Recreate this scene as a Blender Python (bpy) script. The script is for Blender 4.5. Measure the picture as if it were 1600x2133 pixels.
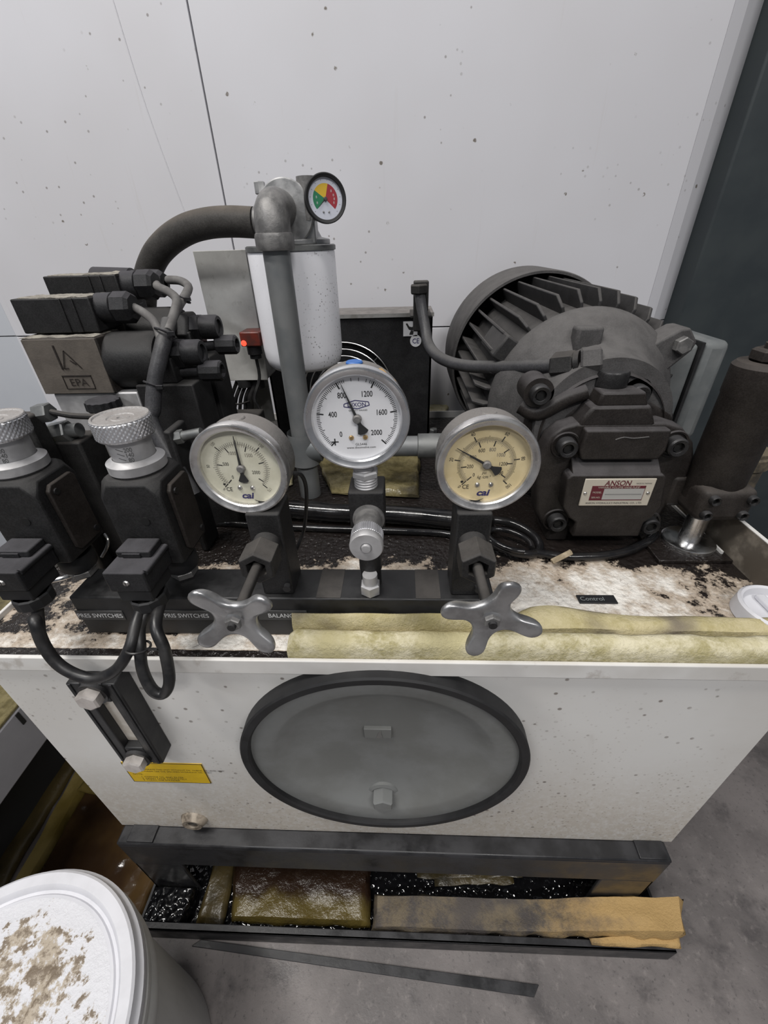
import bpy, bmesh, math, random
from mathutils import Vector, Matrix, noise as mnoise

# ------------------------------------------------------------------ scene, camera, light
for o in list(bpy.data.objects): bpy.data.objects.remove(o, do_unlink=True)
scene = bpy.context.scene
COL = scene.collection
PI = math.pi
def rad(a): return math.radians(a)

FPX = 863.0; CAMH = 1.0
def cam_axes(p, y, r):
    cp, sp, cy, sy = math.cos(p), math.sin(p), math.cos(y), math.sin(y)
    fwd = Vector((sy*cp, cy*cp, -sp)); right = Vector((cy, -sy, 0)); down = fwd.cross(right)
    r2 = right*math.cos(r) + down*math.sin(r); d2 = -right*math.sin(r) + down*math.cos(r)
    return r2, d2, fwd
RIGHT, DOWN, FWD = cam_axes(rad(33.05), rad(-3.02), rad(1.824))
cam = bpy.data.cameras.new('camera'); camo = bpy.data.objects.new('camera', cam); COL.objects.link(camo)
cam.sensor_fit = 'VERTICAL'; cam.sensor_height = 36.0; cam.lens = FPX/2133.0*36.0
cam.clip_start = 0.01; cam.clip_end = 50
mw = Matrix.Identity(4)
for i, ax in enumerate((RIGHT, -DOWN, -FWD)):
    for j in range(3): mw[j][i] = ax[j]
mw[2][3] = CAMH
camo.matrix_world = mw
scene.camera = camo

world = bpy.data.worlds.new('world'); scene.world = world; world.use_nodes = True
bg = world.node_tree.nodes['Background']; bg.inputs[0].default_value = (0.80, 0.84, 0.92, 1); bg.inputs[1].default_value = 0.17
def area(name, loc, target, sx, sy, power, col):
    l = bpy.data.lights.new(name, 'AREA'); l.shape = 'RECTANGLE'; l.size = sx; l.size_y = sy; l.energy = power; l.color = col
    o = bpy.data.objects.new(name, l); COL.objects.link(o); o.location = loc
    o.rotation_euler = (Vector(target)-Vector(loc)).to_track_quat('-Z', 'Y').to_euler()
    return o
area('ceiling_tube_lamp', (-0.85, -0.15, 3.0), (-.75, 0.0, 0), 1.4, 0.14, 52, (1, .97, .93))
area('ceiling_tube_lamp', (1.1, -1.6, 3.1), (.9, -1.0, 0), 1.4, 0.14, 50, (1, .98, .96))
area('ceiling_tube_lamp', (-1.6, -1.7, 3.1), (-1.2, -1.1, 0), 1.4, 0.14, 30, (.97, .98, 1))
scene.view_settings.view_transform = 'Standard'; scene.view_settings.look = 'None'
scene.view_settings.gamma = 1.0; scene.view_settings.use_curve_mapping = False
scene.view_settings.exposure = 0.0

# ------------------------------------------------------------------ helpers
def at(px, py, X=None, Y=None, Z=None):
    """point of the room seen at a pixel of the 1600x2133 frame, on a plane of the room"""
    r = RIGHT*((px-800)/FPX) + DOWN*((py-1066.5)/FPX) + FWD
    t = Y/r.y if Y is not None else ((Z-CAMH)/r.z if Z is not None else X/r.x)
    return Vector((0, 0, CAMH)) + r*t

class MB:
    def __init__(s): s.v = []; s.f = []; s.m = []; s.mi = 0
    def add(s, vs, fs):
        b = len(s.v); s.v += [Vector(v) for v in vs]; s.f += [tuple(i+b for i in f) for f in fs]; s.m += [s.mi]*len(fs)
        return s
    def box(s, lo, hi, rot=None, about=None):
        x0, y0, z0 = lo; x1, y1, z1 = hi
        vs = [Vector(p) for p in ((x0,y0,z0),(x1,y0,z0),(x1,y1,z0),(x0,y1,z0),(x0,y0,z1),(x1,y0,z1),(x1,y1,z1),(x0,y1,z1))]
        if rot is not None:
            c = Vector(about) if about else (Vector(lo)+Vector(hi))/2
            vs = [rot @ (v-c) + c for v in vs]
        return s.add(vs, [(0,3,2,1),(4,5,6,7),(0,1,5,4),(1,2,6,5),(2,3,7,6),(3,0,4,7)])
    def prism(s, poly, p0, u, v, w):
        """polygon (a,b) list in plane u,v at p0, extruded by vector w"""
        p0, u, v, w = Vector(p0), Vector(u), Vector(v), Vector(w); n = len(poly)
        a = [p0+u*q[0]+v*q[1] for q in poly]
        vs = a+[p+w for p in a]
        fs = [tuple(range(n))[::-1], tuple(range(n, 2*n))]+[(i,(i+1)%n,n+(i+1)%n,n+i) for i in range(n)]
        if u.cross(v).dot(w) < 0: fs = [f[::-1] for f in fs]
        return s.add(vs, fs)
    def xz(s, pts, y0, y1):
        """polygon of (x,z) extruded from y0 to y1"""
        return s.prism(pts, (0,min(y0,y1),0), (1,0,0), (0,0,1), (0,abs(y1-y0),0))
    def lathe(s, prof, o=(0,0,0), axis=(0,0,1), n=48, mod=None, closed=False):
        """profile of (radius, height) turned about an axis"""
        o = Vector(o); ax = Vector(axis).normalized()
        t = Vector((1,0,0)) if abs(ax.x) < .8 else Vector((0,0,1))
        u = ax.cross(t).normalized(); w = ax.cross(u)
        vs = []; fs = []; rows = []
        for k, (r, h) in enumerate(prof):
            if r < 1e-7: rows.append([len(vs)]); vs.append(o+ax*h)
            else:
                rows.append(list(range(len(vs), len(vs)+n)))
                for i in range(n):
                    a = 2*PI*i/n; rr = r if mod is None else mod(r, h, a, k)
                    vs.append(o+ax*h+(u*math.cos(a)+w*math.sin(a))*rr)
        seq = list(zip(rows, rows[1:]))
        if closed: seq.append((rows[-1], rows[0]))
        for A, B in seq:
            for i in range(n):
                j = (i+1) % n
                if len(A) == 1 and len(B) == 1: continue
                if len(A) == 1: fs.append((A[0], B[j], B[i]))
                elif len(B) == 1: fs.append((A[i], A[j], B[0]))
                else: fs.append((A[i], A[j], B[j], B[i]))
        return s.add(vs, fs)
    def cyl(s, p0, p1, r, r1=None, n=24, rot=0):
        p0, p1 = Vector(p0), Vector(p1); d = p1-p0; h = d.length; r1 = r if r1 is None else r1
        return s.lathe([(0,0),(r,0),(r1,h),(0,h)], p0, d, n)
    def hexn(s, p0, p1, r, c=.12):
        p0, p1 = Vector(p0), Vector(p1); h = (p1-p0).length; k = min(r*c, h*.3)
        return s.lathe([(0,0),(r-k,0),(r,k),(r,h-k),(r-k,h),(0,h)], p0, p1-p0, 6)
    def tube(s, pts, r, n=12, sub=6, caps=True, rf=None):
        P = smooth_path(pts, sub) if sub > 1 else [Vector(p) for p in pts]
        m = len(P); T = []
        for i in range(m):
            T.append(((P[min(i+1,m-1)]-P[max(i-1,0)])).normalized())
        t = T[0]; up = Vector((0,0,1)) if abs(t.z) < .9 else Vector((1,0,0))
        u = t.cross(up).normalized(); vs = []; fs = []
        for i in range(m):
            u = (u - T[i]*u.dot(T[i])).normalized(); w = T[i].cross(u)
            rr = r if rf is None else r*rf(i/(m-1))
            for k in range(n):
                a = 2*PI*k/n; vs.append(P[i]+(u*math.cos(a)+w*math.sin(a))*rr)
        for i in range(m-1):
            for k in range(n):
                j = (k+1) % n; fs.append((i*n+k, i*n+j, (i+1)*n+j, (i+1)*n+k))
        if caps:
            fs.append(tuple(range(n))[::-1]); fs.append(tuple((m-1)*n+k for k in range(n)))
        return s.add(vs, fs)
    def torus(s, c, axis, R, r, n=48, m=8, a0=0, a1=2*PI):
        c = Vector(c); ax = Vector(axis).normalized()
        t = Vector((1,0,0)) if abs(ax.x) < .8 else Vector((0,0,1)); u = ax.cross(t).normalized(); w = ax.cross(u)
        pts = [c+(u*math.cos(a)+w*math.sin(a))*R for a in [a0+(a1-a0)*i/n for i in range(n+1)]]
        return s.tube(pts, r, m, 1)
    def text(s, body, size, p0, u, v, align='CENTER', off=0.0, shear=0.0, bold=0.0, ycent=True):
        vs, fs = text_mesh(body, size, align, bold)
        if not vs: return s
        if ycent:
            zs = [q[1] for q in vs]; c = (min(zs)+max(zs))/2
        else: c = 0
        p0, u, v = Vector(p0), Vector(u), Vector(v)
        return s.add([p0+u*(q[0]+shear*(q[1]-c))+v*(q[1]-c) for q in vs], fs)
    def mat4(s, M):
        s.v = [M @ p for p in s.v]; return s
    def build(s, name, mat, parent=None, bevel=0, seg=2, angle=35, sub=0, local=False, label=None, kind=None, solid=0):
        me = bpy.data.meshes.new(name)
        Mi = None
        if parent is not None and not local: Mi = WM[parent.name].inverted()
        org = Vector((0,0,0))
        if parent is None and s.v:
            xs = [p.x for p in s.v]; ys = [p.y for p in s.v]; zs = [p.z for p in s.v]
            org = Vector(((min(xs)+max(xs))/2, (min(ys)+max(ys))/2, min(zs)))
        vs = [(Mi @ p) if Mi else p-org for p in s.v]
        me.from_pydata([tuple(p) for p in vs], [], s.f)
        mats = mat if isinstance(mat, (list, tuple)) else [mat]
        for m in mats: me.materials.append(MT(m))
        if len(mats) > 1: me.polygons.foreach_set('material_index', s.m)
        me.validate(); me.update()
        me.polygons.foreach_set('use_smooth', [True]*len(me.polygons))
        me.set_sharp_from_angle(angle=rad(angle))
        o = bpy.data.objects.new(name, me); COL.objects.link(o)
        if parent is not None: o.parent = parent; WM[o.name] = WM[parent.name].copy()
        else: o.location = org; WM[o.name] = Matrix.Translation(org)
        if bevel:
            b = o.modifiers.new('bevel', 'BEVEL'); b.width = bevel; b.segments = seg; b.limit_method = 'ANGLE'; b.angle_limit = rad(40)
        if sub:
            q = o.modifiers.new('sub', 'SUBSURF'); q.levels = sub; q.render_levels = sub
        if label: o['label'] = label
        if kind: o['kind'] = kind
        return o
WM = {}
def smooth_path(pts, sub):
    P = [Vector(p) for p in pts]; Q = [P[0]*2-P[1]]+P+[P[-1]*2-P[-2]]; out = []
    for i in range(1, len(Q)-2):
        a, b, c, d = Q[i-1], Q[i], Q[i+1], Q[i+2]
        for k in range(sub):
            t = k/sub; t2 = t*t; t3 = t2*t
            out.append(0.5*((2*b)+(c-a)*t+(2*a-5*b+4*c-d)*t2+(3*b-a-3*c+d)*t3))
    out.append(P[-1]); return out
_tc = {}
def text_mesh(body, size, align, bold):
    key = (body, align, round(bold, 4))
    if key not in _tc:
        cu = bpy.data.curves.new('t', 'FONT'); cu.body = body; cu.size = 1.0; cu.align_x = align; cu.resolution_u = 3
        cu.offset = bold
        o = bpy.data.objects.new('t', cu); COL.objects.link(o)
        dg = bpy.context.evaluated_depsgraph_get(); dg.update()
        me = o.evaluated_get(dg).to_mesh()
        _tc[key] = ([(v.co.x, v.co.y) for v in me.vertices], [tuple(p.vertices) for p in me.polygons])
        o.evaluated_get(dg).to_mesh_clear(); bpy.data.objects.remove(o); bpy.data.curves.remove(cu)
    vs, fs = _tc[key]
    return [(x*size, y*size) for x, y in vs], fs
def thing(name, label, cat, loc=(0,0,0), rot=(0,0,0), group=None):
    o = bpy.data.objects.new(name, None); COL.objects.link(o); o.empty_display_size = .02
    o.location = loc; o.rotation_euler = rot
    from mathutils import Euler
    WM[o.name] = Matrix.Translation(Vector(loc)) @ Euler(rot).to_matrix().to_4x4()
    o['label'] = label; o['category'] = cat
    if group: o['group'] = group
    return o
def tag(o, label, cat, group=None, kind=None):
    o['label'] = label; o['category'] = cat
    if group: o['group'] = group
    if kind: o['kind'] = kind
    return o
def structure(o): o['kind'] = 'structure'; return o
def child_copy(src, parent, loc=None, rot=None):
    c = src.copy(); COL.objects.link(c); c.parent = parent; WM[c.name] = WM[parent.name].copy()
    if loc is not None: c.location = loc
    if rot is not None: c.rotation_euler = rot
    return c
def rz(a): return Matrix.Rotation(a, 3, 'Z')
def ry(a): return Matrix.Rotation(a, 3, 'Y')
def rx(a): return Matrix.Rotation(a, 3, 'X')

# ------------------------------------------------------------------ materials
MATS = {}
def MT(n): return MATS[n]
class NT:
    def __init__(s, name):
        s.m = bpy.data.materials.new(name); s.m.use_nodes = True; s.t = s.m.node_tree; s.n = s.t.nodes; s.l = s.t.links
        s.b = s.n['Principled BSDF']; MATS[name] = s.m
        s.geo = s.n.new('ShaderNodeNewGeometry'); s.tc = s.n.new('ShaderNodeTexCoord')
    def link(s, a, b): s.l.new(a, b)
    def val(s, x, sock):
        if isinstance(x, (int, float)): sock.default_value = x
        elif isinstance(x, (tuple, list)): sock.default_value = (*x[:3], 1) if len(sock.default_value) == 4 else x
        else: s.link(x, sock)
    def noise(s, scale, detail=4, rough=.55, vec=None, stretch=None, dist=0):
        n = s.n.new('ShaderNodeTexNoise'); n.inputs['Scale'].default_value = scale; n.inputs['Detail'].default_value = detail
        n.inputs['Roughness'].default_value = rough; n.inputs['Distortion'].default_value = dist
        v = vec or s.geo.outputs['Position']
        if stretch:
            mp = s.n.new('ShaderNodeMapping'); mp.inputs['Scale'].default_value = stretch; s.link(v, mp.inputs['Vector']); v = mp.outputs[0]
        s.link(v, n.inputs['Vector']); return n.outputs['Fac']
    def voro(s, scale, feature='F1', vec=None, rand=1):
        n = s.n.new('ShaderNodeTexVoronoi'); n.feature = feature; n.inputs['Scale'].default_value = scale; n.inputs['Randomness'].default_value = rand
        s.link(vec or s.geo.outputs['Position'], n.inputs['Vector']); return n.outputs['Distance']
    def ramp(s, f, a, b, lo=0, hi=1):
        n = s.n.new('ShaderNodeMapRange'); n.interpolation_type = 'SMOOTHSTEP'
        n.inputs['From Min'].default_value = a; n.inputs['From Max'].default_value = b
        n.inputs['To Min'].default_value = lo; n.inputs['To Max'].default_value = hi
        s.val(f, n.inputs['Value']); return n.outputs[0]
    def math(s, op, a, b=0):
        n = s.n.new('ShaderNodeMath'); n.operation = op; s.val(a, n.inputs[0]); s.val(b, n.inputs[1]); return n.outputs[0]
    def mix(s, f, a, b):
        n = s.n.new('ShaderNodeMix'); n.data_type = 'RGBA'
        s.val(f, n.inputs[0]); s.val(a, n.inputs[6]); s.val(b, n.inputs[7]); return n.outputs[2]
    def xyz(s, sock=None):
        n = s.n.new('ShaderNodeSeparateXYZ'); s.link(sock or s.geo.outputs['Position'], n.inputs[0]); return n.outputs
    def bump(s, h, strength=.3, dist=.002):
        n = s.n.new('ShaderNodeBump'); n.inputs['Strength'].default_value = strength; n.inputs['Distance'].default_value = dist
        s.link(h, n.inputs['Height']); s.link(n.outputs[0], s.b.inputs['Normal'])
    def out(s, col, rough=.5, metal=0, spec=.5, coat=0):
        s.val(col, s.b.inputs['Base Color']); s.val(rough, s.b.inputs['Roughness']); s.val(metal, s.b.inputs['Metallic'])
        s.b.inputs['Specular IOR Level'].default_value = spec; s.b.inputs['Coat Weight'].default_value = coat
        return s.m

def simple(name, c1, c2=None, scale=60, rough=.5, rough2=None, metal=0, bump=0, dist=.001, bscale=None, spec=.5, lo=.35, hi=.65, stretch=None):
    t = NT(name); f = t.noise(scale, 5, .6, stretch=stretch)
    c = c1 if c2 is None else t.mix(t.ramp(f, lo, hi), c1, c2)
    r = rough if rough2 is None else t.ramp(f, lo, hi, rough, rough2)
    if bump: t.bump(t.noise(bscale or scale*3, 4, .6), bump, dist)
    return t.out(c, r, metal, spec)
def dusty(name, base, dust, rough=.5, amt=.8, metal=0, scale=45, bump=.25, spots=True):
    """grime on metal or plastic: dust settles where the surface faces up, patchily"""
    t = NT(name); n = t.xyz(t.geo.outputs['Normal'])[2]
    f1 = t.noise(scale, 5, .65); f2 = t.noise(scale*5, 3, .6)
    up = t.ramp(n, .25, .95); m = t.math('MULTIPLY', up, t.ramp(f1, .25, .7, .55, 1)); m = t.math('MULTIPLY', m, amt)
    gr = t.noise(scale*14, 2, .7)
    base2 = t.mix(t.ramp(t.math('ADD', t.math('MULTIPLY', f1, .5), t.math('MULTIPLY', gr, .5)), .35, .68), base, tuple(min(1, c*1.7+.006) for c in base))
    c = t.mix(m, base2, dust)
    t.bump(t.math('ADD', f2, t.math('MULTIPLY', gr, .5)), bump, .0008)
    return t.out(c, t.ramp(m, 0, 1, rough, .9), metal, spec=.28)

def make_materials():
    # white wall sheet with specks and a few streaks
    t = NT('wall'); f = t.noise(2.2, 3); v = t.voro(21); f3 = t.noise(60, 3, .6)
    v2 = t.voro(48); mask2 = t.ramp(t.noise(3.0, 2), .5, .62)
    c = t.mix(t.ramp(f, .3, .7), (.61,.61,.645), (.565,.56,.585))
    c = t.mix(t.math('MULTIPLY', t.ramp(v, .055, .085, 1, 0), t.ramp(f3, .5, .58)), c, (.17,.15,.13))
    c = t.mix(t.math('MULTIPLY', t.ramp(v2, .07, .13, .75, 0), mask2), c, (.2,.18,.17))
    st = t.noise(9, 4, .6, stretch=(6,6,.35)); c = t.mix(t.math('MULTIPLY', t.ramp(st, .62, .78), .25), c, (.45,.42,.4))
    t.bump(t.noise(400, 2), .08, .0005); t.out(c, .42)
    t = NT('wall_shade_sheet'); t.out(t.mix(t.ramp(t.noise(4), .3, .7), (.50,.52,.56), (.46,.48,.52)), .45)  # greyer copy of the wall sheet: far left shade is put into the colour
    # tank paint
    t = NT('tank_paint'); z = t.xyz()[2]; f = t.noise(5, 4); fine = t.noise(150, 4, .7); v = t.voro(60); v2 = t.voro(140)
    low = t.ramp(z, .22, .5, 1, 0)
    c = t.mix(t.ramp(f, .3, .7), (.72,.71,.69), (.64,.62,.59))
    c = t.mix(t.math('MULTIPLY', low, t.ramp(fine, .3, .6, .25, .8)), c, (.50,.445,.37))
    sp = t.math('MULTIPLY', t.ramp(v, .1, .18, 1, 0), t.ramp(t.noise(14, 3), .45, .6))
    c = t.mix(t.math('MULTIPLY', sp, .8), c, (.16,.13,.11))
    sp2 = t.math('MULTIPLY', t.ramp(v2, .14, .24, 1, 0), t.math('MULTIPLY', t.ramp(t.noise(9, 3), .42, .6), t.ramp(z, .25, .6, .9, .25)))
    c = t.mix(t.math('MULTIPLY', sp2, .6), c, (.22,.17,.13))
    scr = t.noise(7, 5, .6, stretch=(1.2,1,.5), dist=1.5)
    c = t.mix(t.math('MULTIPLY', t.ramp(scr, .66, .72), .35), c, (.42,.38,.34))
    t.bump(fine, .06, .0005); t.out(c, .4)
    # lip of the tank: paint with wear along it
    t = NT('lip_paint'); f = t.noise(26, 5, .65); g = t.noise(9, 4); h = t.noise(60, 4, .7, stretch=(.5,1,1))
    c = t.mix(t.ramp(g, .35, .65), (.72,.71,.69), (.6,.58,.55)); c = t.mix(t.math('MULTIPLY', t.ramp(f, .58, .7), .55), c, (.36,.32,.28))
    c = t.mix(t.ramp(h, .68, .73), c, (.09,.075,.06)); t.bump(f, .1, .0005); t.out(c, .45)
    # tank top: white paint under black oil
    t = NT('tank_top'); x, y, z = t.xyz()
    n1 = t.noise(16, 9, .74); n2 = t.noise(70, 6, .7); n3 = t.noise(5, 3)
    g = t.ramp(y, .385, .50, 0, .62)
    gx = t.math('ADD', t.ramp(x, -.06, -.34, 0, .16), t.ramp(x, .25, .36, 0, .13))
    gut = t.ramp(y, .281, .276, 0, .8)
    band = t.math('MULTIPLY', t.ramp(y, .302, .296, 0, 1), -.12)
    s_ = t.math('ADD', t.math('ADD', n1, t.math('MULTIPLY', n2, .42)), t.math('ADD', g, gx)); s_ = t.math('ADD', t.math('ADD', s_, gut), t.math('MULTIPLY', n3, .25)); s_ = t.math('ADD', s_, band)
    oil = t.ramp(s_, .955, 1.02); tan = t.ramp(s_, .72, .96)
    c = t.mix(tan, (.74,.71,.66), (.40,.33,.26)); c = t.mix(t.ramp(t.noise(170, 3, .7), .6, .72, 0, .5), c, (.2,.15,.12)); c = t.mix(oil, c, (.014,.011,.010))
    r = t.ramp(oil, 0, 1, .55, .06)
    t.bump(t.math('ADD', t.noise(130, 4, .7), t.math('MULTIPLY', t.voro(170, 'SMOOTH_F1'), .8)), .9, .0030); t.out(c, r)
    # black metals, plastics
    simple('black_paint', (.009,.009,.0095), (.020,.020,.021), 40, .42, .6, bump=.15, bscale=300)
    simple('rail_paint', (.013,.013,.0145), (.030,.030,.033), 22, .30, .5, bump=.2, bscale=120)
    simple('black_rubber', (.009,.009,.010), (.016,.016,.017), 30, .55, .7)
    simple('cable_black', (.010,.010,.011), (.022,.021,.021), 70, .36, .5)
    simple('wet_black', (.008,.008,.009), (.014,.013,.013), 50, .10, .22, bump=.3, bscale=90, dist=.001)
    t = NT('oil_black'); t.bump(t.voro(125, 'SMOOTH_F1'), 1.0, .0035); t.out((.006,.006,.007), .09)
    dusty('grime', (.014,.0135,.0135), (.085,.078,.072), .5)
    dusty('grime_brown', (.017,.0140,.0125), (.075,.065,.058), .5)
    dusty('valve_black', (.011,.0108,.0112), (.050,.048,.047), .5, .9)
    dusty('plastic_black', (.011,.011,.012), (.062,.060,.066), .5, .95)
    dusty('motor_paint', (.017,.0165,.017), (.095,.09,.087), .55, .85)
    dusty('bell_dust', (.050,.048,.048), (.13,.124,.121), .75, .8)
    dusty('pump_paint', (.0145,.0122,.0112), (.085,.080,.083), .42, .8)
    simple('brown_plate', (.085,.073,.062), (.105,.09,.076), 60, .6, .8, bump=.25, bscale=400)
    simple('dust_crust', (.30,.28,.24), (.18,.165,.145), 90, .95, bump=.8, bscale=160, dist=.003)
    simple('grey_cable', (.14,.135,.13), (.095,.09,.088), 50, .65, .8)
    dusty('loom', (.035,.035,.038), (.12,.116,.112), .38, .7)
    dusty('hose_dust', (.030,.028,.026), (.115,.100,.085), .65, .95)
    # bare metals
    simple('galvanised', (.15,.155,.155), (.21,.215,.21), 35, .42, .6, metal=.55, bump=.12, bscale=200)
    simple('cast_elbow', (.15,.147,.145), (.22,.215,.21), 80, .42, .6, metal=.5, bump=.3, bscale=300)
    simple('cast_alu', (.36,.36,.36), (.48,.48,.48), 45, .38, .55, metal=.7, bump=.15, bscale=250)
    simple('wheel_alu', (.33,.33,.335), (.46,.46,.465), 60, .32, .48, metal=.85, bump=.1, bscale=250)
    simple('alu_knob', (.60,.60,.62), (.75,.75,.77), 40, .3, .42, metal=.85)
    simple('alu_dull', (.40,.395,.40), (.52,.515,.52), 40, .42, .6, metal=.6)
    dusty('knob_top', (.34,.33,.325), (.17,.155,.145), .6, .85)
    simple('steel', (.40,.395,.385), (.55,.54,.53), 40, .25, .4, metal=.95)
    simple('chrome', (.55,.55,.56), (.7,.7,.7), 30, .16, .32, metal=1)
    simple('bezel', (.58,.565,.56), (.72,.71,.70), 60, .24, .40, metal=.92)
    simple('bezel_clean', (.58,.585,.60), (.68,.685,.70), 40, .22, .32, metal=.95)
    dusty('gauge_case', (.17,.165,.16), (.20,.185,.175), .45, .8, metal=.4)
    dusty('bolt_black', (.018,.0175,.018), (.08,.079,.082), .32, .6, metal=.3)
    simple('bolt_zinc', (.50,.46,.43), (.62,.58,.55), 60, .35, .5, metal=.5)
    simple('tin', (.30,.30,.295), (.20,.195,.185), 28, .45, .65, metal=.35, bump=.1, lo=.42, hi=.62)
    simple('brass', (.55,.36,.16), (.6,.42,.2), 40, .3, metal=.9)
    simple('cover_grey', (.185,.19,.187), (.150,.152,.145), 12, .40, .55, bump=.12, bscale=220, dist=.0006)
    simple('pipe_grey', (.16,.17,.175), (.20,.205,.205), 20, .42, .55, metal=.35, bump=.1)
    # printing, dials
    for n, c in dict(ink=(.02,.02,.02), ink_grey=(.07,.07,.07), ink_faint=(.20,.18,.15), ink_blue=(.02,.03,.10), ink_navy=(.035,.03,.12), maroon=(.10,.012,.02), label_white=(.55,.54,.5), emboss_white=(.6,.6,.6),
                     plate_cream=(.47,.43,.36), plate_grey=(.36,.355,.34), sticker_white=(.62,.63,.66), green_zone=(.02,.20,.09), yellow_zone=(.72,.46,.03), red_zone=(.36,.025,.04),
                     label_tape=(.05,.05,.05), dark_hole=(.008,.008,.008), cap_blue=(.03,.12,.38), paint_blob=(.50,.30,.10), tag_black=(.012,.013,.015), tag_print=(.22,.24,.24)).items():
        simple(n, c, None, rough=.5)
    simple('dial_white', (.78,.78,.80), (.74,.74,.76), 30, .5)
    simple('dial_cream', (.66,.64,.52), (.58,.56,.44), 45, .5)
    simple('dial_yellow', (.71,.59,.35), (.64,.52,.29), 45, .5)
    simple('dial_pale', (.66,.68,.76), (.6,.62,.7), 60, .5)
    simple('yellow_label', (.76,.50,.02), (.70,.45,.02), 80, .45)
    t = NT('glass'); t.n.remove(t.b); 
    tr = t.n.new('ShaderNodeBsdfTransparent'); gl = t.n.new('ShaderNodeBsdfGlossy'); gl.inputs['Roughness'].default_value = .04
    mx = t.n.new('ShaderNodeMixShader'); mx.inputs[0].default_value = .045; t.link(tr.outputs[0], mx.inputs[1]); t.link(gl.outputs[0], mx.inputs[2])
    t.link(mx.outputs[0], t.n['Material Output'].inputs[0])
    t = NT('led_red'); t.out((.25,.02,.015), .3); t.b.inputs['Emission Color'].default_value = (1,.06,.03,1); t.b.inputs['Emission Strength'].default_value = 2.2
    simple('red_lens', (.16,.03,.02), (.08,.03,.025), 80, .35)
    # filter and sheet metal
    t = NT('filter_white'); v = t.voro(230); m = t.noise(30, 3); x = t.xyz()[0]
    c = t.mix(t.math('MULTIPLY', t.ramp(v, .12, .3, 1, 0), t.math('MULTIPLY', t.ramp(m, .40, .62), t.ramp(x, -.16, -.11, .15, .9))), (.80,.80,.84), (.16,.15,.15)); t.out(c, .33)
    t = NT('box_sheet'); f = t.noise(20, 5, .65); g = t.noise(45, 4, .7)
    c = t.mix(t.ramp(f, .3, .7), (.56,.56,.54), (.44,.435,.42)); c = t.mix(t.math('MULTIPLY', t.ramp(g, .58, .75), .5), c, (.22,.21,.19)); t.bump(g, .1, .0006); t.out(c, .5)
    # felt pads
    def felt(name, a, b, c3, rough=.85, bs=260, st=.6, sc=24, spec=.3, x01=None, far=None):
        t = NT(name); f = t.noise(sc, 5, .65); g = t.noise(sc*.35, 3); h = t.noise(bs, 3, .7)
        c = t.mix(t.ramp(t.math('ADD', t.math('MULTIPLY', f, .75), t.math('MULTIPLY', h, .25)), .36, .62), a, b); c = t.mix(t.ramp(g, .5, .64), c, c3)
        if x01:
            q = t.math('ADD', t.xyz()[0], t.math('MULTIPLY', t.math('SUBTRACT', f, .5), .25)); c = t.mix(t.ramp(q, *x01), c, far)
        t.bump(h, st, .0015); t.out(c, rough, spec=spec)
    felt('felt_yellow', (.34,.30,.15), (.63,.58,.42), (.47,.42,.24), sc=30, st=1.0)
    felt('felt_dirty', (.36,.31,.15), (.50,.44,.27), (.17,.145,.115), sc=22, st=1.0)
    felt('felt_soaked', (.085,.070,.030), (.19,.16,.08), (.045,.038,.022), rough=.22, bs=110, st=1.0, sc=30)
    felt('felt_tan', (.075,.066,.062), (.155,.125,.085), (.085,.074,.068), rough=.7, sc=34, st=1.0, x01=(.20,.38), far=(.44,.29,.12))
    t = NT('pad_brown'); f = t.noise(9, 4); b = t.noise(40, 4); d = t.voro(30, 'SMOOTH_F1', rand=.35)
    c = t.mix(t.ramp(f, .35, .65), (.040,.022,.011), (.085,.050,.019)); h = t.math('ADD', t.ramp(d, .0, .55, 0, 1), t.math('MULTIPLY', b, .25)); t.bump(h, .9, .005); t.out(c, .16)
    t = NT('pad_olive'); f = t.noise(11, 4); b = t.noise(70, 4)
    t.bump(b, .6, .003); t.out(t.mix(t.ramp(f, .35, .65), (.13,.095,.022), (.26,.20,.07)), .35)
    t = NT('pad_dark'); f = t.noise(11, 4); t.bump(t.noise(60, 4), .6, .003); t.out(t.mix(t.ramp(f, .35, .65), (.025,.020,.010), (.075,.055,.02)), .3)
    t = NT('pad_mix'); f = t.noise(14, 4); b = t.noise(70, 4, .7); x, y, z = t.xyz()
    q = t.math('ADD', y, t.math('MULTIPLY', t.math('SUBTRACT', f, .5), .06))
    c = t.mix(t.ramp(q, .247, .222), (.022,.011,.006), (.10,.074,.020)); c = t.mix(t.ramp(b, .55, .75, 0, .3), c, (.08,.058,.042)); t.bump(b, .7, .003); t.out(c, .28)
    # floor
    t = NT('concrete'); f = t.noise(3.2, 5, .6); g = t.noise(11, 5, .65); h = t.noise(220, 3, .7); v = t.voro(16)
    c = t.mix(t.ramp(f, .35, .68), (.115,.104,.102), (.225,.203,.196)); c = t.mix(t.math('MULTIPLY', t.ramp(g, .50, .68), .7), c, (.070,.064,.065)); c = t.mix(t.ramp(t.noise(60, 6, .75), .52, .72, 0, .6), c, (.26,.235,.225)); c = t.mix(t.ramp(t.noise(140, 4, .7), .56, .7, 0, .6), c, (.06,.055,.055))
    c = t.mix(t.math('MULTIPLY', t.ramp(v, .03, .05, 1, 0), .7), c, (.45,.44,.42)); t.bump(h, .35, .001); t.out(c, t.ramp(g, .4, .7, .55, .35))
    # bucket
    simple('bucket_side', (.50,.495,.48), (.42,.415,.40), 14, .45, .6, stretch=(1,1,.2))
    simple('lid_white', (.62,.62,.655), (.56,.56,.59), 20, .42, .55)
    t = NT('lid_dirty'); f = t.noise(16, 6, .66, dist=.6); g = t.noise(75, 5, .7); p = t.geo.outputs['Position']
    sub = t.n.new('ShaderNodeVectorMath'); sub.operation = 'DISTANCE'; t.link(p, sub.inputs[0]); sub.inputs[1].default_value = (-.405, .020, .375)
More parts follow.
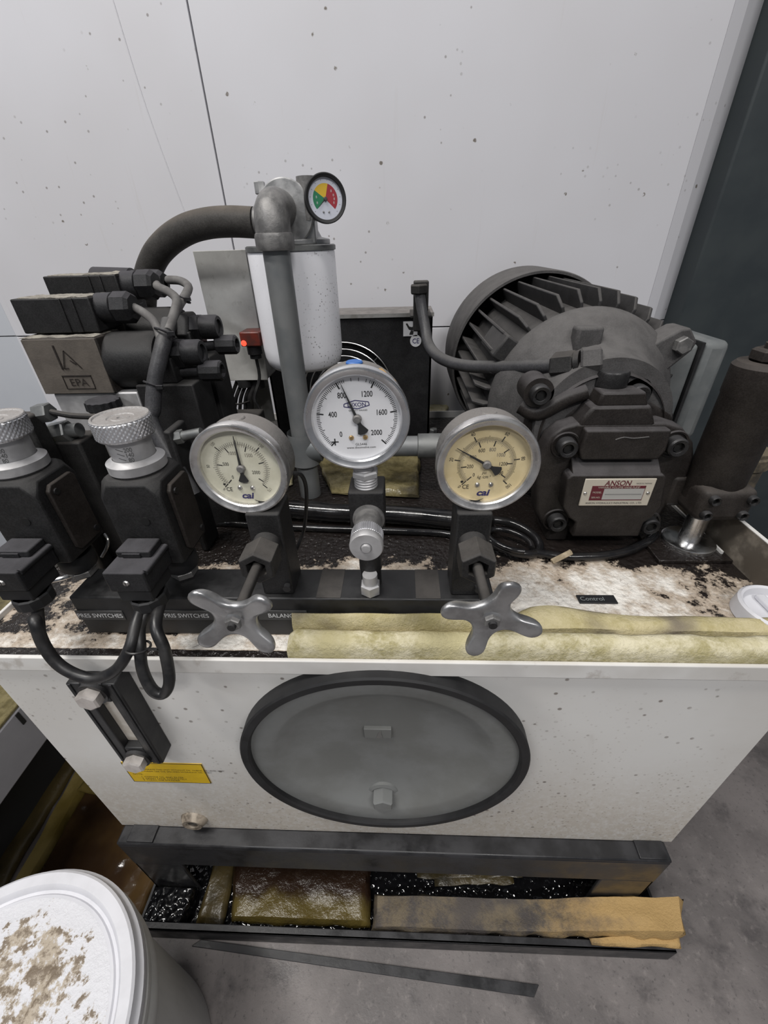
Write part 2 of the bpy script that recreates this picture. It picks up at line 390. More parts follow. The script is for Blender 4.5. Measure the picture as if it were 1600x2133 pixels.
    core = t.ramp(sub.outputs['Value'], .150, .075); s_ = t.math('ADD', t.math('MULTIPLY', core, .45), t.math('ADD', t.math('MULTIPLY', t.ramp(f, .3, .7), .55), t.math('MULTIPLY', t.ramp(g, .3, .7), .45)))
    c = t.mix(t.ramp(s_, .82, 1.0), (.62,.62,.65), (.40,.34,.265)); c = t.mix(t.math('MULTIPLY', t.ramp(s_, .86, .98), t.ramp(g, .47, .60)), c, (.17,.13,.09)); t.bump(t.math('ADD', f, g), .6, .004); t.out(c, .5)
    simple('green_sheet', (.024,.031,.035), (.030,.038,.041), 8, .5, .65)
    simple('grey_cabinet', (.30,.295,.31), (.26,.255,.27), 6, .5, .6)
    simple('plinth', (.02,.02,.02), None, rough=.7)
    dusty('cooler_black', (.010,.010,.011), (.23,.215,.205), .45, 1.0)
    simple('grille_wire', (.55,.55,.56), None, rough=.3, metal=.9)
    simple('sight_cream', (.66,.62,.56), (.5,.45,.38), 40, .5, .6)
    simple('drain_dirt', (.34,.29,.23), (.10,.08,.06), 70, .5, .7, bump=.4)
    simple('grimy_paint', (.10,.085,.068), (.26,.23,.19), 30, .5, .7, bump=.3, lo=.45, hi=.75)
    simple('rust', (.05,.042,.032), (.16,.13,.085), 45, .7, .9, bump=.5, bscale=150)
    simple('wood', (.40,.33,.23), (.25,.2,.13), 120, .8, stretch=(1,1,1))
    simple('jbox', (.115,.125,.128), (.15,.158,.158), 30, .6, .75, bump=.15)
make_materials()

def pad(name, quad, th, mat, parent=None, nx=26, ny=12, amp=.004, seed=0, freq=14, edge=.5, top=None, rag=1):
    """a soft slab on a ground quad (4 world points, counter-clockwise seen from above)"""
    A, B, C, D = [Vector(q) for q in quad]; m = MB(); vs = []; fs = []
    def P(i, j):
        u, v = i/nx, j/ny
        return (A*(1-u)+B*u)*(1-v)+(D*(1-u)+C*u)*v
    for lay in (1, 0):
        for j in range(ny+1):
            for i in range(nx+1):
                p = P(i, j).copy(); e = min(i, nx-i, j, ny-j)
                hgt = th*(1 if e > 0 else edge)
                nz = mnoise.noise(Vector((p.x*freq+seed*7.1, p.y*freq, seed)))*amp + mnoise.noise(Vector((p.x*freq*3, p.y*freq*3, seed+3)))*amp*.4
                if e == 0:
                    p.x += mnoise.noise(Vector((p.x*30, p.y*30, seed+9)))*.004*rag; p.y += mnoise.noise(Vector((p.x*30, p.y*30, seed+5)))*.004*rag
                if lay: p.z += hgt + max(-th*.6, nz) + (top(p) if top else 0)
                else: p.z += 0 if e > 0 else th*(1-edge)*.5
                vs.append(p)
    N = (nx+1)*(ny+1)
    def id(i, j, l): return (0 if l else N)+j*(nx+1)+i
    for j in range(ny):
        for i in range(nx):
            fs.append((id(i,j,1), id(i+1,j,1), id(i+1,j+1,1), id(i,j+1,1)))
            fs.append((id(i,j,0), id(i,j+1,0), id(i+1,j+1,0), id(i+1,j,0)))
    for i in range(nx):
        fs.append((id(i,0,0), id(i+1,0,0), id(i+1,0,1), id(i,0,1))); fs.append((id(i+1,ny,0), id(i,ny,0), id(i,ny,1), id(i+1,ny,1)))
    for j in range(ny):
        fs.append((id(0,j+1,0), id(0,j,0), id(0,j,1), id(0,j+1,1))); fs.append((id(nx,j,0), id(nx,j+1,0), id(nx,j+1,1), id(nx,j,1)))
    m.add(vs, fs)
    return m.build(name, mat, parent, angle=60)

# ------------------------------------------------------------------ setting
m = MB().box((-2.2,-1.6,-.02),(2.2,1.5,0)); structure(m.build('floor', 'concrete'))
wall = MB().box((-1.6,1.03,0),(.56,1.06,2.3)).build('wall_back', 'dark_hole'); structure(wall)
for x0, x1 in ((-.915,-.3535),(-.3508,.535)):
    for z0, z1 in ((.0,.8345),(.8370,2.3)):
        MB().box((x0,1.02,z0),(x1,1.031,z1)).build('wall_panel', 'wall', wall, bevel=.0008)
for z0, z1 in ((.0,.8345),(.8370,2.3)):
    MB().prism([(.535,1.02),(.560,1.028),(.560,1.05),(.535,1.05)], (0,0,z0), (1,0,0), (0,1,0), (0,0,z1-z0)).build('corner_strip', 'wall', wall)
    MB().prism([(.560,1.028),(.72,1.13),(.72,1.16),(.560,1.06)], (0,0,z0), (1,0,0), (0,1,0), (0,0,z1-z0)).build('corner_panel', 'wall', wall)
    MB().box((-1.6,1.027,z0),(-.917,1.036,z1)).build('wall_panel', 'wall_shade_sheet', wall)
MB().tube([at(235,0,Y=1.0196), at(290,180,Y=1.0196), at(335,310,Y=1.0196), at(388,450,Y=1.0196)], .0009, 6, 3).build('paint_run', 'wall', wall)
gc = thing('machine_cabinet', 'dark green painted machine cabinet filling the right edge beside the white wall', 'cabinet', (1.1,1.1,0))
MB().box((.597,.995,0),(1.7,1.3,2.3)).build('side_sheet', 'green_sheet', gc, bevel=.004)
MB().box((.62,.990,.55),(.66,.996,.60)).build('latch_plate', 'grime', gc, bevel=.002)
gb = thing('grey_machine_base', 'grey overhanging machine base with black vent slots left of the tank', 'machine', (-.9,.6,0))
MB().box((-1.3,.05,.30),(-.61,.60,.395)).build('casing', 'grey_cabinet', gb, bevel=.003)
MB().box((-1.3,.05,.395),(-.611,.60,.402)).build('top_sheet', 'felt_soaked', gb, bevel=.002)
MB().box((-1.25,.25,0),(-.78,.58,.30)).build('plinth', 'plinth', gb)
for i in range(4):
    MB().box((-.612,.350+i*.012,.366),(-.6085,.356+i*.012,.392)).build('vent_slot', 'dark_hole', gb)

# ------------------------------------------------------------------ tank
TX0, TX1, TY0, TY1, TZ0, TZ1 = -.4555, .4095, .2705, .955, .2199, .640
ZT = .645
tank = thing('hydraulic_tank', 'white painted steel oil tank with round clean-out cover on a black base', 'tank', (-.02,.6,0))
cc = sum((at(*p, Y=.2585) for p in ((524,1563),(1086,1579),(797,1437),(798,1719))), Vector())/4
RC = (at(1086,1579,Y=.2585)-at(524,1563,Y=.2585)).length/2
def holed_front(m_, x0, x1, z0, z1, y, cx_, cz_, r_, deep, n=96):
    angs = sorted([2*PI*i/n for i in range(n)]+[math.atan2(z-cz_, x-cx_) % (2*PI) for x in (x0, x1) for z in (z0, z1)]); n = len(angs); vs = []; fs = []
    for a_ in angs:
        c, s_ = math.cos(a_), math.sin(a_)
        t_ = min((x1-cx_)/c if c > 1e-9 else ((x0-cx_)/c if c < -1e-9 else 9e9), (z1-cz_)/s_ if s_ > 1e-9 else ((z0-cz_)/s_ if s_ < -1e-9 else 9e9))
        vs += [(cx_+c*r_,y,cz_+s_*r_), (cx_+c*t_,y,cz_+s_*t_), (cx_+c*r_,y+deep,cz_+s_*r_)]
    for i in range(n):
        j = (i+1) % n; fs += [(3*i,3*i+1,3*j+1,3*j), (3*i,3*j,3*j+2,3*i+2)]
    return m_.add(vs, fs)
tbm = holed_front(MB(), TX0, TX1, TZ0, TZ1, TY0, cc.x, cc.z, RC*.97, .04)
tbm.add([(TX0,TY0,TZ0),(TX1,TY0,TZ0),(TX1,TY1,TZ0),(TX0,TY1,TZ0),(TX0,TY0,TZ1),(TX1,TY0,TZ1),(TX1,TY1,TZ1),(TX0,TY1,TZ1)], [(0,3,2,1),(4,5,6,7),(1,2,6,5),(2,3,7,6),(3,0,4,7)])
tbm.build('tank_body', 'tank_paint', tank)
MB().box((-.466,.2665,.640),(.4205,.962,ZT)).build('top_plate', 'tank_top', tank)
lipm = MB().box((-.466,.262,.6300),(.4205,.2666,.6514)); lipm.build('front_lip', 'lip_paint', tank, bevel=.0012)
MB().box((-.470,.262,.630),(-.466,.962,.6514)).build('side_lip', 'lip_paint', tank, bevel=.001)
MB().prism([(.352,.630),(.352,.655),(.385,.697),(.80,.697),(.80,.630)], (.4205,0,0), (0,1,0), (0,0,1), (.0045,0,0)).build('side_upstand', 'grimy_paint', tank, bevel=.001)
MB().prism([(.352,.6551),(.385,.6971),(.80,.6971),(.80,.6980),(.385,.6980),(.352,.6560)], (.4203,0,0), (0,1,0), (0,0,1), (.0049,0,0)).build('upstand_edge', 'lip_paint', tank)
MB().box((-.466,.958,.630),(.4205,.962,.66)).build('back_lip', 'lip_paint', tank)
# base rails and legs
rail = MB(); rail.box((-.452,.2450,.2130),(.3990,.2720,.2199)); rail.box((-.452,.2450,.1380),(.3990,.2510,.2140)); rail.build('base_rail', 'rail_paint', tank, bevel=.003)
MB().box((-.452,.93,.138),(.399,.955,.2199)).build('base_rail', 'rail_paint', tank, bevel=.003)
for x0, x1 in ((-.4515,-.372),(.315,.3985)):
    lg = MB(); lg.box((x0,.2455,.006),(x1,.2515,.139)); lg.box((x0 if x0 < 0 else x1-.006,.2455,.006),((x0 if x0 < 0 else x1-.006)+.006,.33,.2129)); lg.build('leg', 'rail_paint', tank, bevel=.002)
    lg = MB(); lg.box((x0,.935,.006),(x1,.941,.139)); lg.build('leg', 'rail_paint', tank, bevel=.002)
for x in (-.435,.352): MB().box((x,.2475,.2199),(x+.042,.2706,.2232)).build('mounting_tab', 'rail_paint', tank, bevel=.0008)
# clean-out cover
cover = MB().lathe([(0,-.0115),(RC*.30,-.0110),(RC*.52,-.0085),(RC*.68,-.0030),(RC*.77,.0040),(RC*.82,.0085),(RC*.85,.0105),(RC*1.0,.0112),(RC*1.03,.0108),(RC*1.03,-.0002)], (cc.x,.2702,cc.z), (0,-1,0), 96).build('cleanout_cover', 'cover_grey', tank, label='grey dished round cover')
MB().lathe([(RC*1.0,.0110),(RC*1.0,.0165),(RC*1.012,.0185),(RC*1.06,.0185),(RC*1.072,.0165),(RC*1.072,-.0005),(RC*1.03,-.0005)], (cc.x,.2702,cc.z), (0,-1,0), 96).build('edge_gasket', 'black_rubber', cover)
bo = at(798,1668,Y=.262)
MB().lathe([(.021,0),(.021,.006),(.016,.0075)], (bo.x,.2790,bo.z), (0,-1,0), 32).hexn((bo.x,.2780,bo.z),(bo.x,.2540,bo.z),.0150).build('bolt', 'cover_grey', cover)
e = at(787,1527,Y=.278)
em = MB(); em.box((e.x-.017,.2768,e.z-.010),(e.x+.017,.2825,e.z+.010)).build('embossed_plate', 'cover_grey', cover, bevel=.0008)
MB().xz([(e.x-.002,e.z-.008),(e.x+.006,e.z-.008),(e.x+.004,e.z+.007),(e.x+.001,e.z+.003)], .2760, .2769).build('embossed_mark', 'gauge_case', cover)
# drain
d = at(403,1712,Y=.266)
MB().lathe([(.0,.003),(.0095,.003),(.0100,.009),(.0150,.0095),(.0165,.007),(.0200,.002),(.0215,-.002)], (d.x,.2702,d.z), (0,-1,0), 32).build('drain_port', 'drain_dirt', tank)
MB().cyl((d.x,.2700,d.z),(d.x,.2635,d.z),.0090,n=6).build('drain_plug', 'wet_black', tank)
# level gauge
LX0, LX1, LZ0, LZ1 = -.3465, -.2945, .4700, .6295
fr = MB()
cx = (LX0+LX1)/2
def frame(m_, x0, x1, z0, z1, xi0, xi1, zi0, zi1, y0, y1):
    m_.box((x0,y0,z0),(xi0,y1,z1)); m_.box((xi1,y0,z0),(x1,y1,z1)); m_.box((xi0,y0,z0),(xi1,y1,zi0)); m_.box((xi0,y0,zi1),(xi1,y1,z1))
frame(fr, LX0, LX1, LZ0, LZ1, cx-.011, cx+.012, .505, .598, .2478, .2706)
lev = fr.build('level_gauge', 'black_paint', tank, bevel=.0016)
MB().box((cx-.0108,.2575,.5052),(cx+.0118,.2700,.5978)).build('sight_window', 'sight_cream', lev)
MB().box((cx-.0108,.2550,.5052),(cx+.0118,.2556,.5978)).build('window_pane', 'glass', lev)
MB().box((LX1-.006,.2465,LZ0+.002),(LX1-.0025,.2480,LZ1)).box((LX0+.0025,.2465,LZ0+.002),(LX0+.006,.2480,LZ1)).build('frame_ridge', 'plastic_black', lev, bevel=.0006)
for z in (.6160,.4850):
    MB().cyl((cx,.2480,z),(cx,.2440,z),.0155,n=28).build('washer', 'bolt_black', lev)
    MB().lathe([(.0125,0),(.0128,.001),(.0128,.0085),(.0105,.0100),(0,.0103)], (cx,.2442,z), (0,-1,0), 6).build('bolt', 'bolt_zinc', lev, angle=25)
# warning label
lb = MB().box((-.3788,.2694,.3722),(-.2682,.2706,.4245)).build('warning_label', 'yellow_label', tank, label='yellow printed warning label')
pr = MB()
for x0, x1, z0, z1 in ((-.3790,-.2680,.4236,.4247),(-.2690,-.2680,.3722,.4240),(-.3790,-.3783,.3722,.4240),(-.3790,-.2680,.3720,.3726)): pr.box((x0,.2692,z0),(x1,.2695,z1))
pr.build('label_border', 'ink', lb)
pr = MB()
for i, (s_, z, x) in enumerate((('DO NOT OPERATE THIS UNIT WITHOUT OIL. CHECK OIL LEVEL AND', .4075, -.373),('KEEP OIL CLEAN. USE THE SPECIFIED HYDRAULIC OIL ONLY', .4022, -.373),('NOTE:', .3940, -.373),('1. CHANGE OIL AND FILTER', .3868, -.364),('2. DRAIN TANK COMPLETELY', .3820, -.364),('3. CLEAN THE STRAINER', .3775, -.364))):
    pr.text(s_, .0042 if i < 2 else .0048, (x,.2693,z), (1,0,0), (0,0,1), 'LEFT')
pr.build('label_print', 'ink', lb)

# things lying on the tank's front edge: folded absorbent pad
def roll(name, x0, x1, prof, mat, amp, seed, nx=70, xf=None):
    m_ = MB(); vs = []; fs = []; k = len(prof)
    for i in range(nx+1):
        u = i/nx; x = x0+(x1-x0)*u
        for j, (y, z) in enumerate(prof):
            base = ZT+.0004 if z < .002 else None
            n1 = mnoise.noise(Vector((x*16+seed, y*20, z*20+seed)))*amp + mnoise.noise(Vector((x*60+seed, y*60, z*60)))*amp*.35
            s_ = 1 if xf is None else xf(x)
            zz = ZT+.0004+(z*s_+n1*(1 if z > .004 else 0)); yy = y+n1*.8*(1 if z > .002 else .3)
            ends = min(u, 1-u); t_ = min(1, ends/.012) ; yy = yy; zz = ZT+.0004+(zz-ZT-.0004)*(.72+.28*t_)
            vs.append((x+mnoise.noise(Vector((y*40, z*40, seed)))*.003*(1 if i in (0, nx) else 0), max(.2668, yy), max(ZT+.0004, zz)))
    for i in range(nx):
        for j in range(k):
            a, b = i*k+j, i*k+(j+1) % k; fs.append((a, b, b+k, a+k))
    fs.append(tuple(range(k))); fs.append(tuple(nx*k+j for j in range(k))[::-1])
    return m_.add(vs, fs).build(name, mat, None, angle=60)
sx = at(600,1340,Y=.275).x
p1 = [(.267+(y-.267)*.68, z) for y, z in [(.268,0),(.2672,.010),(.268,.019),(.273,.0255),(.281,.029),(.290,.029),(.297,.025),(.2985,.017),(.2985,.0)]]
tag(roll('absorbent_pad', sx, .452, p1[::-1], 'felt_yellow', .0022, 2.0, xf=lambda x: .95-.12*max(0, x)/.45), 'yellow felt absorbent pad rolled along the front lip of the tank', 'absorbent pad')
p2 = [(.2995,0),(.2992,.012),(.2998,.027),(.302,.034),(.306,.036),(.3105,.034),(.3125,.027),(.3125,.0)]
def hump(x): return 1.0 if x < .02 else max(.62, 1.0-.5*(x-.02)/.12)+.20*math.exp(-((x-.20)/.07)**2)
upper = roll('absorbent_pad', at(605,1280,Y=.30).x, .09, [(y-.0005 if y < .3 else y-.0135, z) for y, z in p2][::-1], 'felt_dirty', .0016, 5.0, 40)
bpy.data.objects.remove(upper)
def sheet(name, x0, x1, y0f, y1f, zf, th, mat, seed, nx=60, ny=6):
    m_ = MB(); vs = []; fs = []
    for lay in (0, 1):
        for i in range(nx+1):
            x = x0+(x1-x0)*i/nx
            for j in range(ny+1):
                v = j/ny; y = y0f(x)*(1-v)+y1f(x)*v
                z = zf(x, v)+mnoise.noise(Vector((x*18, v*3, seed)))*.0025
                vs.append((x, y, max(ZT+.0004+(.0006 if lay else 0), z-(0 if lay else th))))
    N = (nx+1)*(ny+1); k = ny+1
    for i in range(nx):
        for j in range(ny):
            a = i*k+j; fs.append((N+a, N+a+k, N+a+k+1, N+a+1)); fs.append((a, a+1, a+k+1, a+k))
    for i in range(nx):
        a = i*k; fs.append((a, a+k, N+a+k, N+a)); b = i*k+ny; fs.append((b+k, b, N+b, N+b+k))
    for j in range(ny):
        fs.append((j+1, j, N+j, N+j+1)); b = nx*k+j; fs.append((b, b+1, N+b+1, N+b))
    return m_.add(vs, fs).build(name, mat, None, angle=60)
# the second fold: stands against the manifold at left, lies down at right
def zf2(x, v):
    if x < .075: return ZT+.030+.008*math.sin(v*PI)+.004*v
    k = min(1, (x-.075)/.05); return ZT+(.034*(1-k)+(.013+.003*math.exp(-((x-.17)/.05)**2))*k)+.004*math.sin(v*PI)
tag(sheet('absorbent_pad', at(605,1280,Y=.29).x, .45, lambda x: .2990 if x > .095 else .2885, lambda x: .2990 if x < .095 else .2995+min(1, (x-.085)/.05)*(.020+.012*math.exp(-((x-.16)/.05)**2)), zf2, .012, 'felt_dirty', 3.0), 'greyish yellow second fold of felt behind the pad roll on the tank lip', 'absorbent pad')
# small black name tag on the tank top
tg = thing('name_tag', 'small black name tag glued to the oily tank top behind the felt', 'tag', (.23,.355,ZT))
a = at(1200,1250,Z=ZT); b = at(1303,1266,Z=ZT)
MB().box((a.x+.002,.3495,ZT),(b.x-.006,.3625,ZT+.002)).build('tag_plate', 'tag_black', tg, bevel=.0005)
MB().text('Control', .0085, (a.x+.004,.3560,ZT+.0022), (1,0,0), (0,1,0), 'LEFT').build('tag_print', 'tag_print', tg)
# filler cap at the right edge
fc = thing('filler_cap', 'white round filler cap cut by the right edge of the picture', 'cap', (.408,.336,ZT))
MB().lathe([(.0,.006),(.026,.006),(.029,.008),(.031,.016),(.0335,.018),(.036,.016),(.038,.001),(.037,.0)], (.4015,.329,ZT+.0005), (0,0,1), 48).build('cap_cup', 'lid_white', fc)
MB().box((.3965,.303,ZT+.0065),(.4065,.355,ZT+.013)).build('cap_bar', 'lid_white', fc, bevel=.002)

# ------------------------------------------------------------------ manifold bar
mb = thing('manifold_bar', 'long black steel manifold bar lying across the front of the tank top', 'manifold', (-.13,.323,ZT))
MB().box((-.347,.3000,ZT+.0005),(.092,.3460,.7000)).build('bar', 'black_paint', mb, bevel=.0018)
for px in (690, 890):
    p = at(px, 1215, Z=.70); MB().box((p.x-.0125,.3012,.6998),(p.x+.0125,.3450,.7004)).build('wear_patch', 'grime', mb, label='bare greyish patch')
for x0, x1, s_ in ((160,258,'PRES SWITCHES'),(332,446,'PRIS SWITCHES'),(538,640,'BALANCE')):
    a, b = at(x0,1281,Y=.2995), at(x1,1281,Y=.2995)
    tp = MB().box((a.x,.2990,a.z-.0068),(b.x,.3001,a.z+.0068)).build('label_tape', 'label_tape', mb, bevel=.0004)
    MB().text(s_, .0082, ((a.x+b.x)/2,.2988,a.z), (.86,0,0), (0,0,1), bold=.01).build('label_print', 'emboss_white', tp)

# ------------------------------------------------------------------ pressure gauges
def gauge(loc, yaw, label, case_mat, bez, dialm, R=.0425, plugm=None, stem_to=None, kind='psi2000', ptr=112, group=None):
    g = thing('pressure_gauge', label, 'gauge', loc, (0,0,rad(yaw)), group)
    Z = (0,1,0); k = R/.0425
    MB().lathe([(0,.036*k),(.036*k,.036*k),(.0398*k,.033*k),(.0405*k,.028*k),(.0405*k,.006*k),(.036*k,.006*k)], (0,0,0), Z, 64).build('case', case_mat, g, local=True)
    MB().lathe([(.0355*k,.0075*k),(.0352*k,.003*k),(.0362*k,.0016*k),(.0385*k,.0010*k),(.0405*k,-.0002*k),(.0418*k,0),(.0425*k,.0012*k),(.0425*k,.0085*k),(.0405*k,.0105*k)], (0,0,0), Z, 72).build('bezel', bez, g, local=True)
    dl = MB().lathe([(0,.0072*k),(.0362*k,.0072*k),(.0362*k,.009*k),(0,.009*k)], (0,0,0), Z, 64).build('dial', dialm, g, local=True)
    yF = .00705*k
    def tick(m_, ang, r0, r1, w):
        a_ = rad(ang); c, s_ = math.cos(a_), math.sin(a_); n_ = Vector((-s_,0,c))*w/2; p = Vector((c,0,s_))
        m_.add([p*r0-n_+Vector((0,yF,0)), p*r1-n_+Vector((0,yF,0)), p*r1+n_+Vector((0,yF,0)), p*r0+n_+Vector((0,yF,0))], [(0,1,2,3)])
    tk = MB(); nm = MB(); fa = MB()
    U, W = (1,0,0), (0,0,1)
    def num(s_, ang, r, size, rot=False, mm=None, narrow=.78):
        a_ = rad(ang); p = (math.cos(a_)*r, yF, math.sin(a_)*r)
        if rot:
            q = a_-PI/2; (mm or nm).text(s_, size, p, Vector((math.cos(q),0,math.sin(q)))*narrow, (-math.sin(q),0,math.cos(q)))
        else: (mm or nm).text(s_, size, p, (narrow,0,0), W)
    if kind == 'psi2000':
        for i in range(101):
            if 44 < i < 58 and i % 4: continue
            tick(tk, 225-270*i/100, .0280 if i % 10 == 0 else (.0288 if i % 5 == 0 else .0296), .0322, .00048)
        for i in range(0, 101, 20): tick(tk, 225-270*i/100, .0268, .0322, .0011)
        for sg in (1, -1):
            a0 = rad(225); c0 = Vector((math.cos(a0)*.0275, yF, math.sin(a0)*.0275)); d_ = Vector((math.cos(a0+sg*PI/4-PI/4*0), 0, math.sin(a0+sg*PI/4))); n_ = Vector((-d_.z,0,d_.x))*.0005
            tk.add([c0-d_*.0030-n_, c0+d_*.0030-n_, c0+d_*.0030+n_, c0-d_*.0030+n_], [(0,1,2,3)])
        for p, s_ in (((-.0140,-.0128),'0'),((-.0192,.0040),'400'),((-.0108,.0190),'800'),((.0085,.0195),'1200'),((.0195,.0045),'1600'),((.0150,-.0124),'2000')):
            nm.text(s_, .0064, (p[0],yF,p[1]), (.72,0,0), W, bold=.012)
        lg = MB()
        for a_, b_ in (((-.0098,.0098),(-.0096,.0120)),((-.0098,.0098),(.001,.0080)),((.001,.0080),(.0102,.0105)),((.0102,.0105),(.0096,.0132)),((.0096,.0132),(-.001,.0147)),((-.001,.0147),(-.0096,.0120))):
            A, B = Vector((a_[0],0,a_[1])), Vector((b_[0],0,b_[1])); d_ = (B-A).normalized(); n_ = Vector((-d_.z,0,d_.x))*.00035
            lg.add([q+Vector((0,yF,0)) for q in (A-n_, B-n_, B+n_, A+n_)], [(0,1,2,3)])
        lg.text('DIXON', .0045, (.0003,yF,.0113), (1,0,0), W, bold=.01)
        lg.build('dial_logo', 'ink_navy', dl, local=True)
        nm.text('QUALITY GAUGES', .0018, (.001,yF,.0066), U, W)
        nm.text('GL5446', .0030, (.002,yF,-.0222), U, W); nm.text('www.dixonvalve.com', .0028, (.002,yF,-.0250), U, W)
    elif kind in ('cream', 'yellow'):
        y_ = kind == 'yellow'; r0 = .0225
        for i in range(101 if y_ else 61):
            n_ = 100 if y_ else 60; mj = (i % 20 == 0)
            tick(tk, 225-270*i/n_, r0, r0+(.0050 if mj else (.0032 if i % 10 == 0 else .0022)), .0009 if mj else .0003)
        n2 = 70 if y_ else 50; st = 10
        for i in range(n2+1):
            mj = (i % st == 0); tick(tk if mj else fa, 225-262*i/n2, r0-.0008-(.0050 if mj else (.0026 if i % 5 == 0 else .0018)), r0-.0008, .0009 if mj else .0003)
        for rr in (r0, r0-.0008):
            for i in range(90): 
                a_, b_ = 225-270*i/90, 225-270*(i+1)/90
                pa, pb, pc, pd = [Vector((math.cos(rad(q))*r_, yF+.00001, math.sin(rad(q))*r_)) for q, r_ in ((a_,rr-.00012),(b_,rr-.00012),(b_,rr+.00012),(a_,rr+.00012))]
                fa.add([pa, pb, pc, pd], [(0,1,2,3)])
        if y_:
            for i, s_ in enumerate(('0','200','400','600','800','1000','1200','1400')): num(s_, 225-262*i/7, .0138 if 0 < i < 7 else .0140, .0048, mm=fa if s_ in ('800','1000','400') else nm)
            for i, s_ in enumerate(('0','20','40','60','80','100')): num(s_, 225-54*i, .0302, .0046, True)
            nm.text('psi', .0042, (-.001,yF,-.0085), (.8,0,0), W, shear=.25); nm.text('kg /cm', .0044, (-.002,yF,-.0125), (.8,0,0), W, shear=.25); nm.text('2', .0022, (.0044,yF,-.0112), U, W)
        else:
            for s_, a_, r_ in (('0',222,.0135),('500',165,.0140),('1000',112,.0150),('1500',55,.0150),('2000',-18,.0128)): num(s_, a_, r_, .0047, mm=nm if s_ in ('0','2000','500') else fa)
            for s_, a_ in (('0',226),('50',178),('100',133),('150',45),('175',-45)): num(s_, a_, .0300, .0040, True, mm=fa if s_ not in ('0','50') else nm)
        nm.text('CE', .0058, (-.0160,yF,-.0215), (.85,0,0), W, bold=.004)
        lg = MB(); lg.text('cai', .0088, (.0,yF,-.0278), (1.15,0,0), W, shear=.2, bold=.035); lg.build('dial_logo', 'ink_navy', dl, local=True)
        nm.lathe([(0,0),(.0012,0)], (-.0195,yF,-.0165), (0,-1,0), 12)
    else:
        sectors = (('green_zone',232,172),('yellow_zone',172,100),('red_zone',100,-48)) if False else (('green_zone',222,146),('yellow_zone',146,74),('red_zone',74,-42))
        for mm, a0, a1 in sectors:
            z_ = MB(); n_ = 20; vs = [Vector((math.cos(rad(a0+(a1-a0)*i/n_))*r_, yF, math.sin(rad(a0+(a1-a0)*i/n_))*r_)) for i in range(n_+1) for r_ in (.002*k,.0255*k)]
            z_.add(vs, [(2*i,2*i+1,2*i+3,2*i+2) for i in range(n_)]).build('colour_zone', mm, dl, local=True)
        for a_ in (200,170,45,20,0,-20):
            nm.text('8', .006*k, (math.cos(rad(a_))*.0185*k,yF-.0001,math.sin(rad(a_))*.0185*k), U, W)
        for a_ in range(0, 12): tick(tk, 222-264*a_/11, .0300*k, .0318*k, .0007*k)
    if tk.v: tk.build('tick_marks', 'ink', dl, local=True)
    if nm.v: nm.build('numerals', 'ink' if kind != 'zones' else 'emboss_white', dl, local=True)
    if fa.v: fa.build('faded_scale', 'ink_faint', dl, local=True)
    # pointer
    a_ = rad(ptr); dv = Vector((math.cos(a_),0,math.sin(a_))); nv = Vector((-dv.z,0,dv.x)); y1 = .0052*k
    L = .0300*k if kind != 'zones' else .022*k
    pt = MB()
    bl = [dv*L+nv*.0002*k, dv*L-nv*.0002*k, -nv*.0012*k, nv*.0012*k]
    pt.prism([(0,0),(1,0),(1,1),(0,1)], (0,0,0), (0,0,0), (0,0,0), (0,0,0)) if False else None
    def slab(m_, P, ya, yb):
        n_ = len(P); m_.add([p+Vector((0,ya,0)) for p in P]+[p+Vector((0,yb,0)) for p in P], [tuple(range(n_)), tuple(range(n_,2*n_))[::-1]]+[(i,(i+1)%n_,n_+(i+1)%n_,n_+i) for i in range(n_)])
    slab(pt, bl, y1, y1+.0005*k)
    if kind != 'zones':
        tail = [nv*.0012, -nv*.0012, -dv*.0055-nv*.0016, -dv*.0118-nv*.0046, -dv*.0132-nv*.003, -dv*.0138, -dv*.0132+nv*.003, -dv*.0118+nv*.0046, -dv*.0055+nv*.0016]
        slab(pt, tail, y1, y1+.0006)
    pt.build('pointer', 'ink', g, local=True)
    MB().lathe([(0,-.0018*k),(.0026*k,-.0018*k),(.0036*k,-.0008*k),(.0037*k,.0015*k)], (0,y1,0), Z, 24).build('pointer_hub', 'gauge_case' if kind != 'zones' else 'ink_grey', g, local=True)
    sz = -.0165*k if kind == 'psi2000' else (-.0195*k if kind != 'zones' else -.022*k)
    for x in (-.0058*k, .0058*k):
        MB().lathe([(0,-.0016*k),(.0014*k,-.0013*k),(.0022*k,0)], (x,yF,sz), Z, 18).build('dial_screw', 'brass' if kind == 'psi2000' else 'steel', g, local=True)
    MB().lathe([(0,.0046*k),(.0358*k,.0046*k)], (0,0,0), Z, 48).build('lens', 'glass', g, local=True)
    if plugm: MB().lathe([(0,.0008),(.0058,.0008),(.0066,0),(.0066,-.003)], (0,.020,.0406), (0,0,1), 24).build('fill_plug', plugm, g, local=True)
    if stem_to is not None:
        h = loc[2]-stem_to
        def thr(r, hh, a, kk): return r
        prof = [(.0085,-.036),(.0085,-.045)]
        MB().box((-.0085,.0115,-.046),(.0085,.0285,-.036)).build('stem', 'gauge_case', g, local=True, bevel=.001)
    return g
gauge((-.0353,.310,.8827), 4, 'white faced round pressure gauge in the middle, reading to 2000', 'gauge_case', 'bezel_clean', 'dial_white', .0420, 'cap_blue', .82, 'psi2000', 111)
gauge((-.1395,.310,.8393), -3, 'cream faced round pressure gauge left of the white faced one', 'gauge_case', 'bezel', 'dial_cream', .0427, 'gauge_case', .8, 'cream', 90)
gauge((.0712,.310,.8411), 1, 'yellow faced round pressure gauge in front of the pump', 'gauge_case', 'bezel', 'dial_yellow', .0431, 'gauge_case', .8, 'yellow', 149)
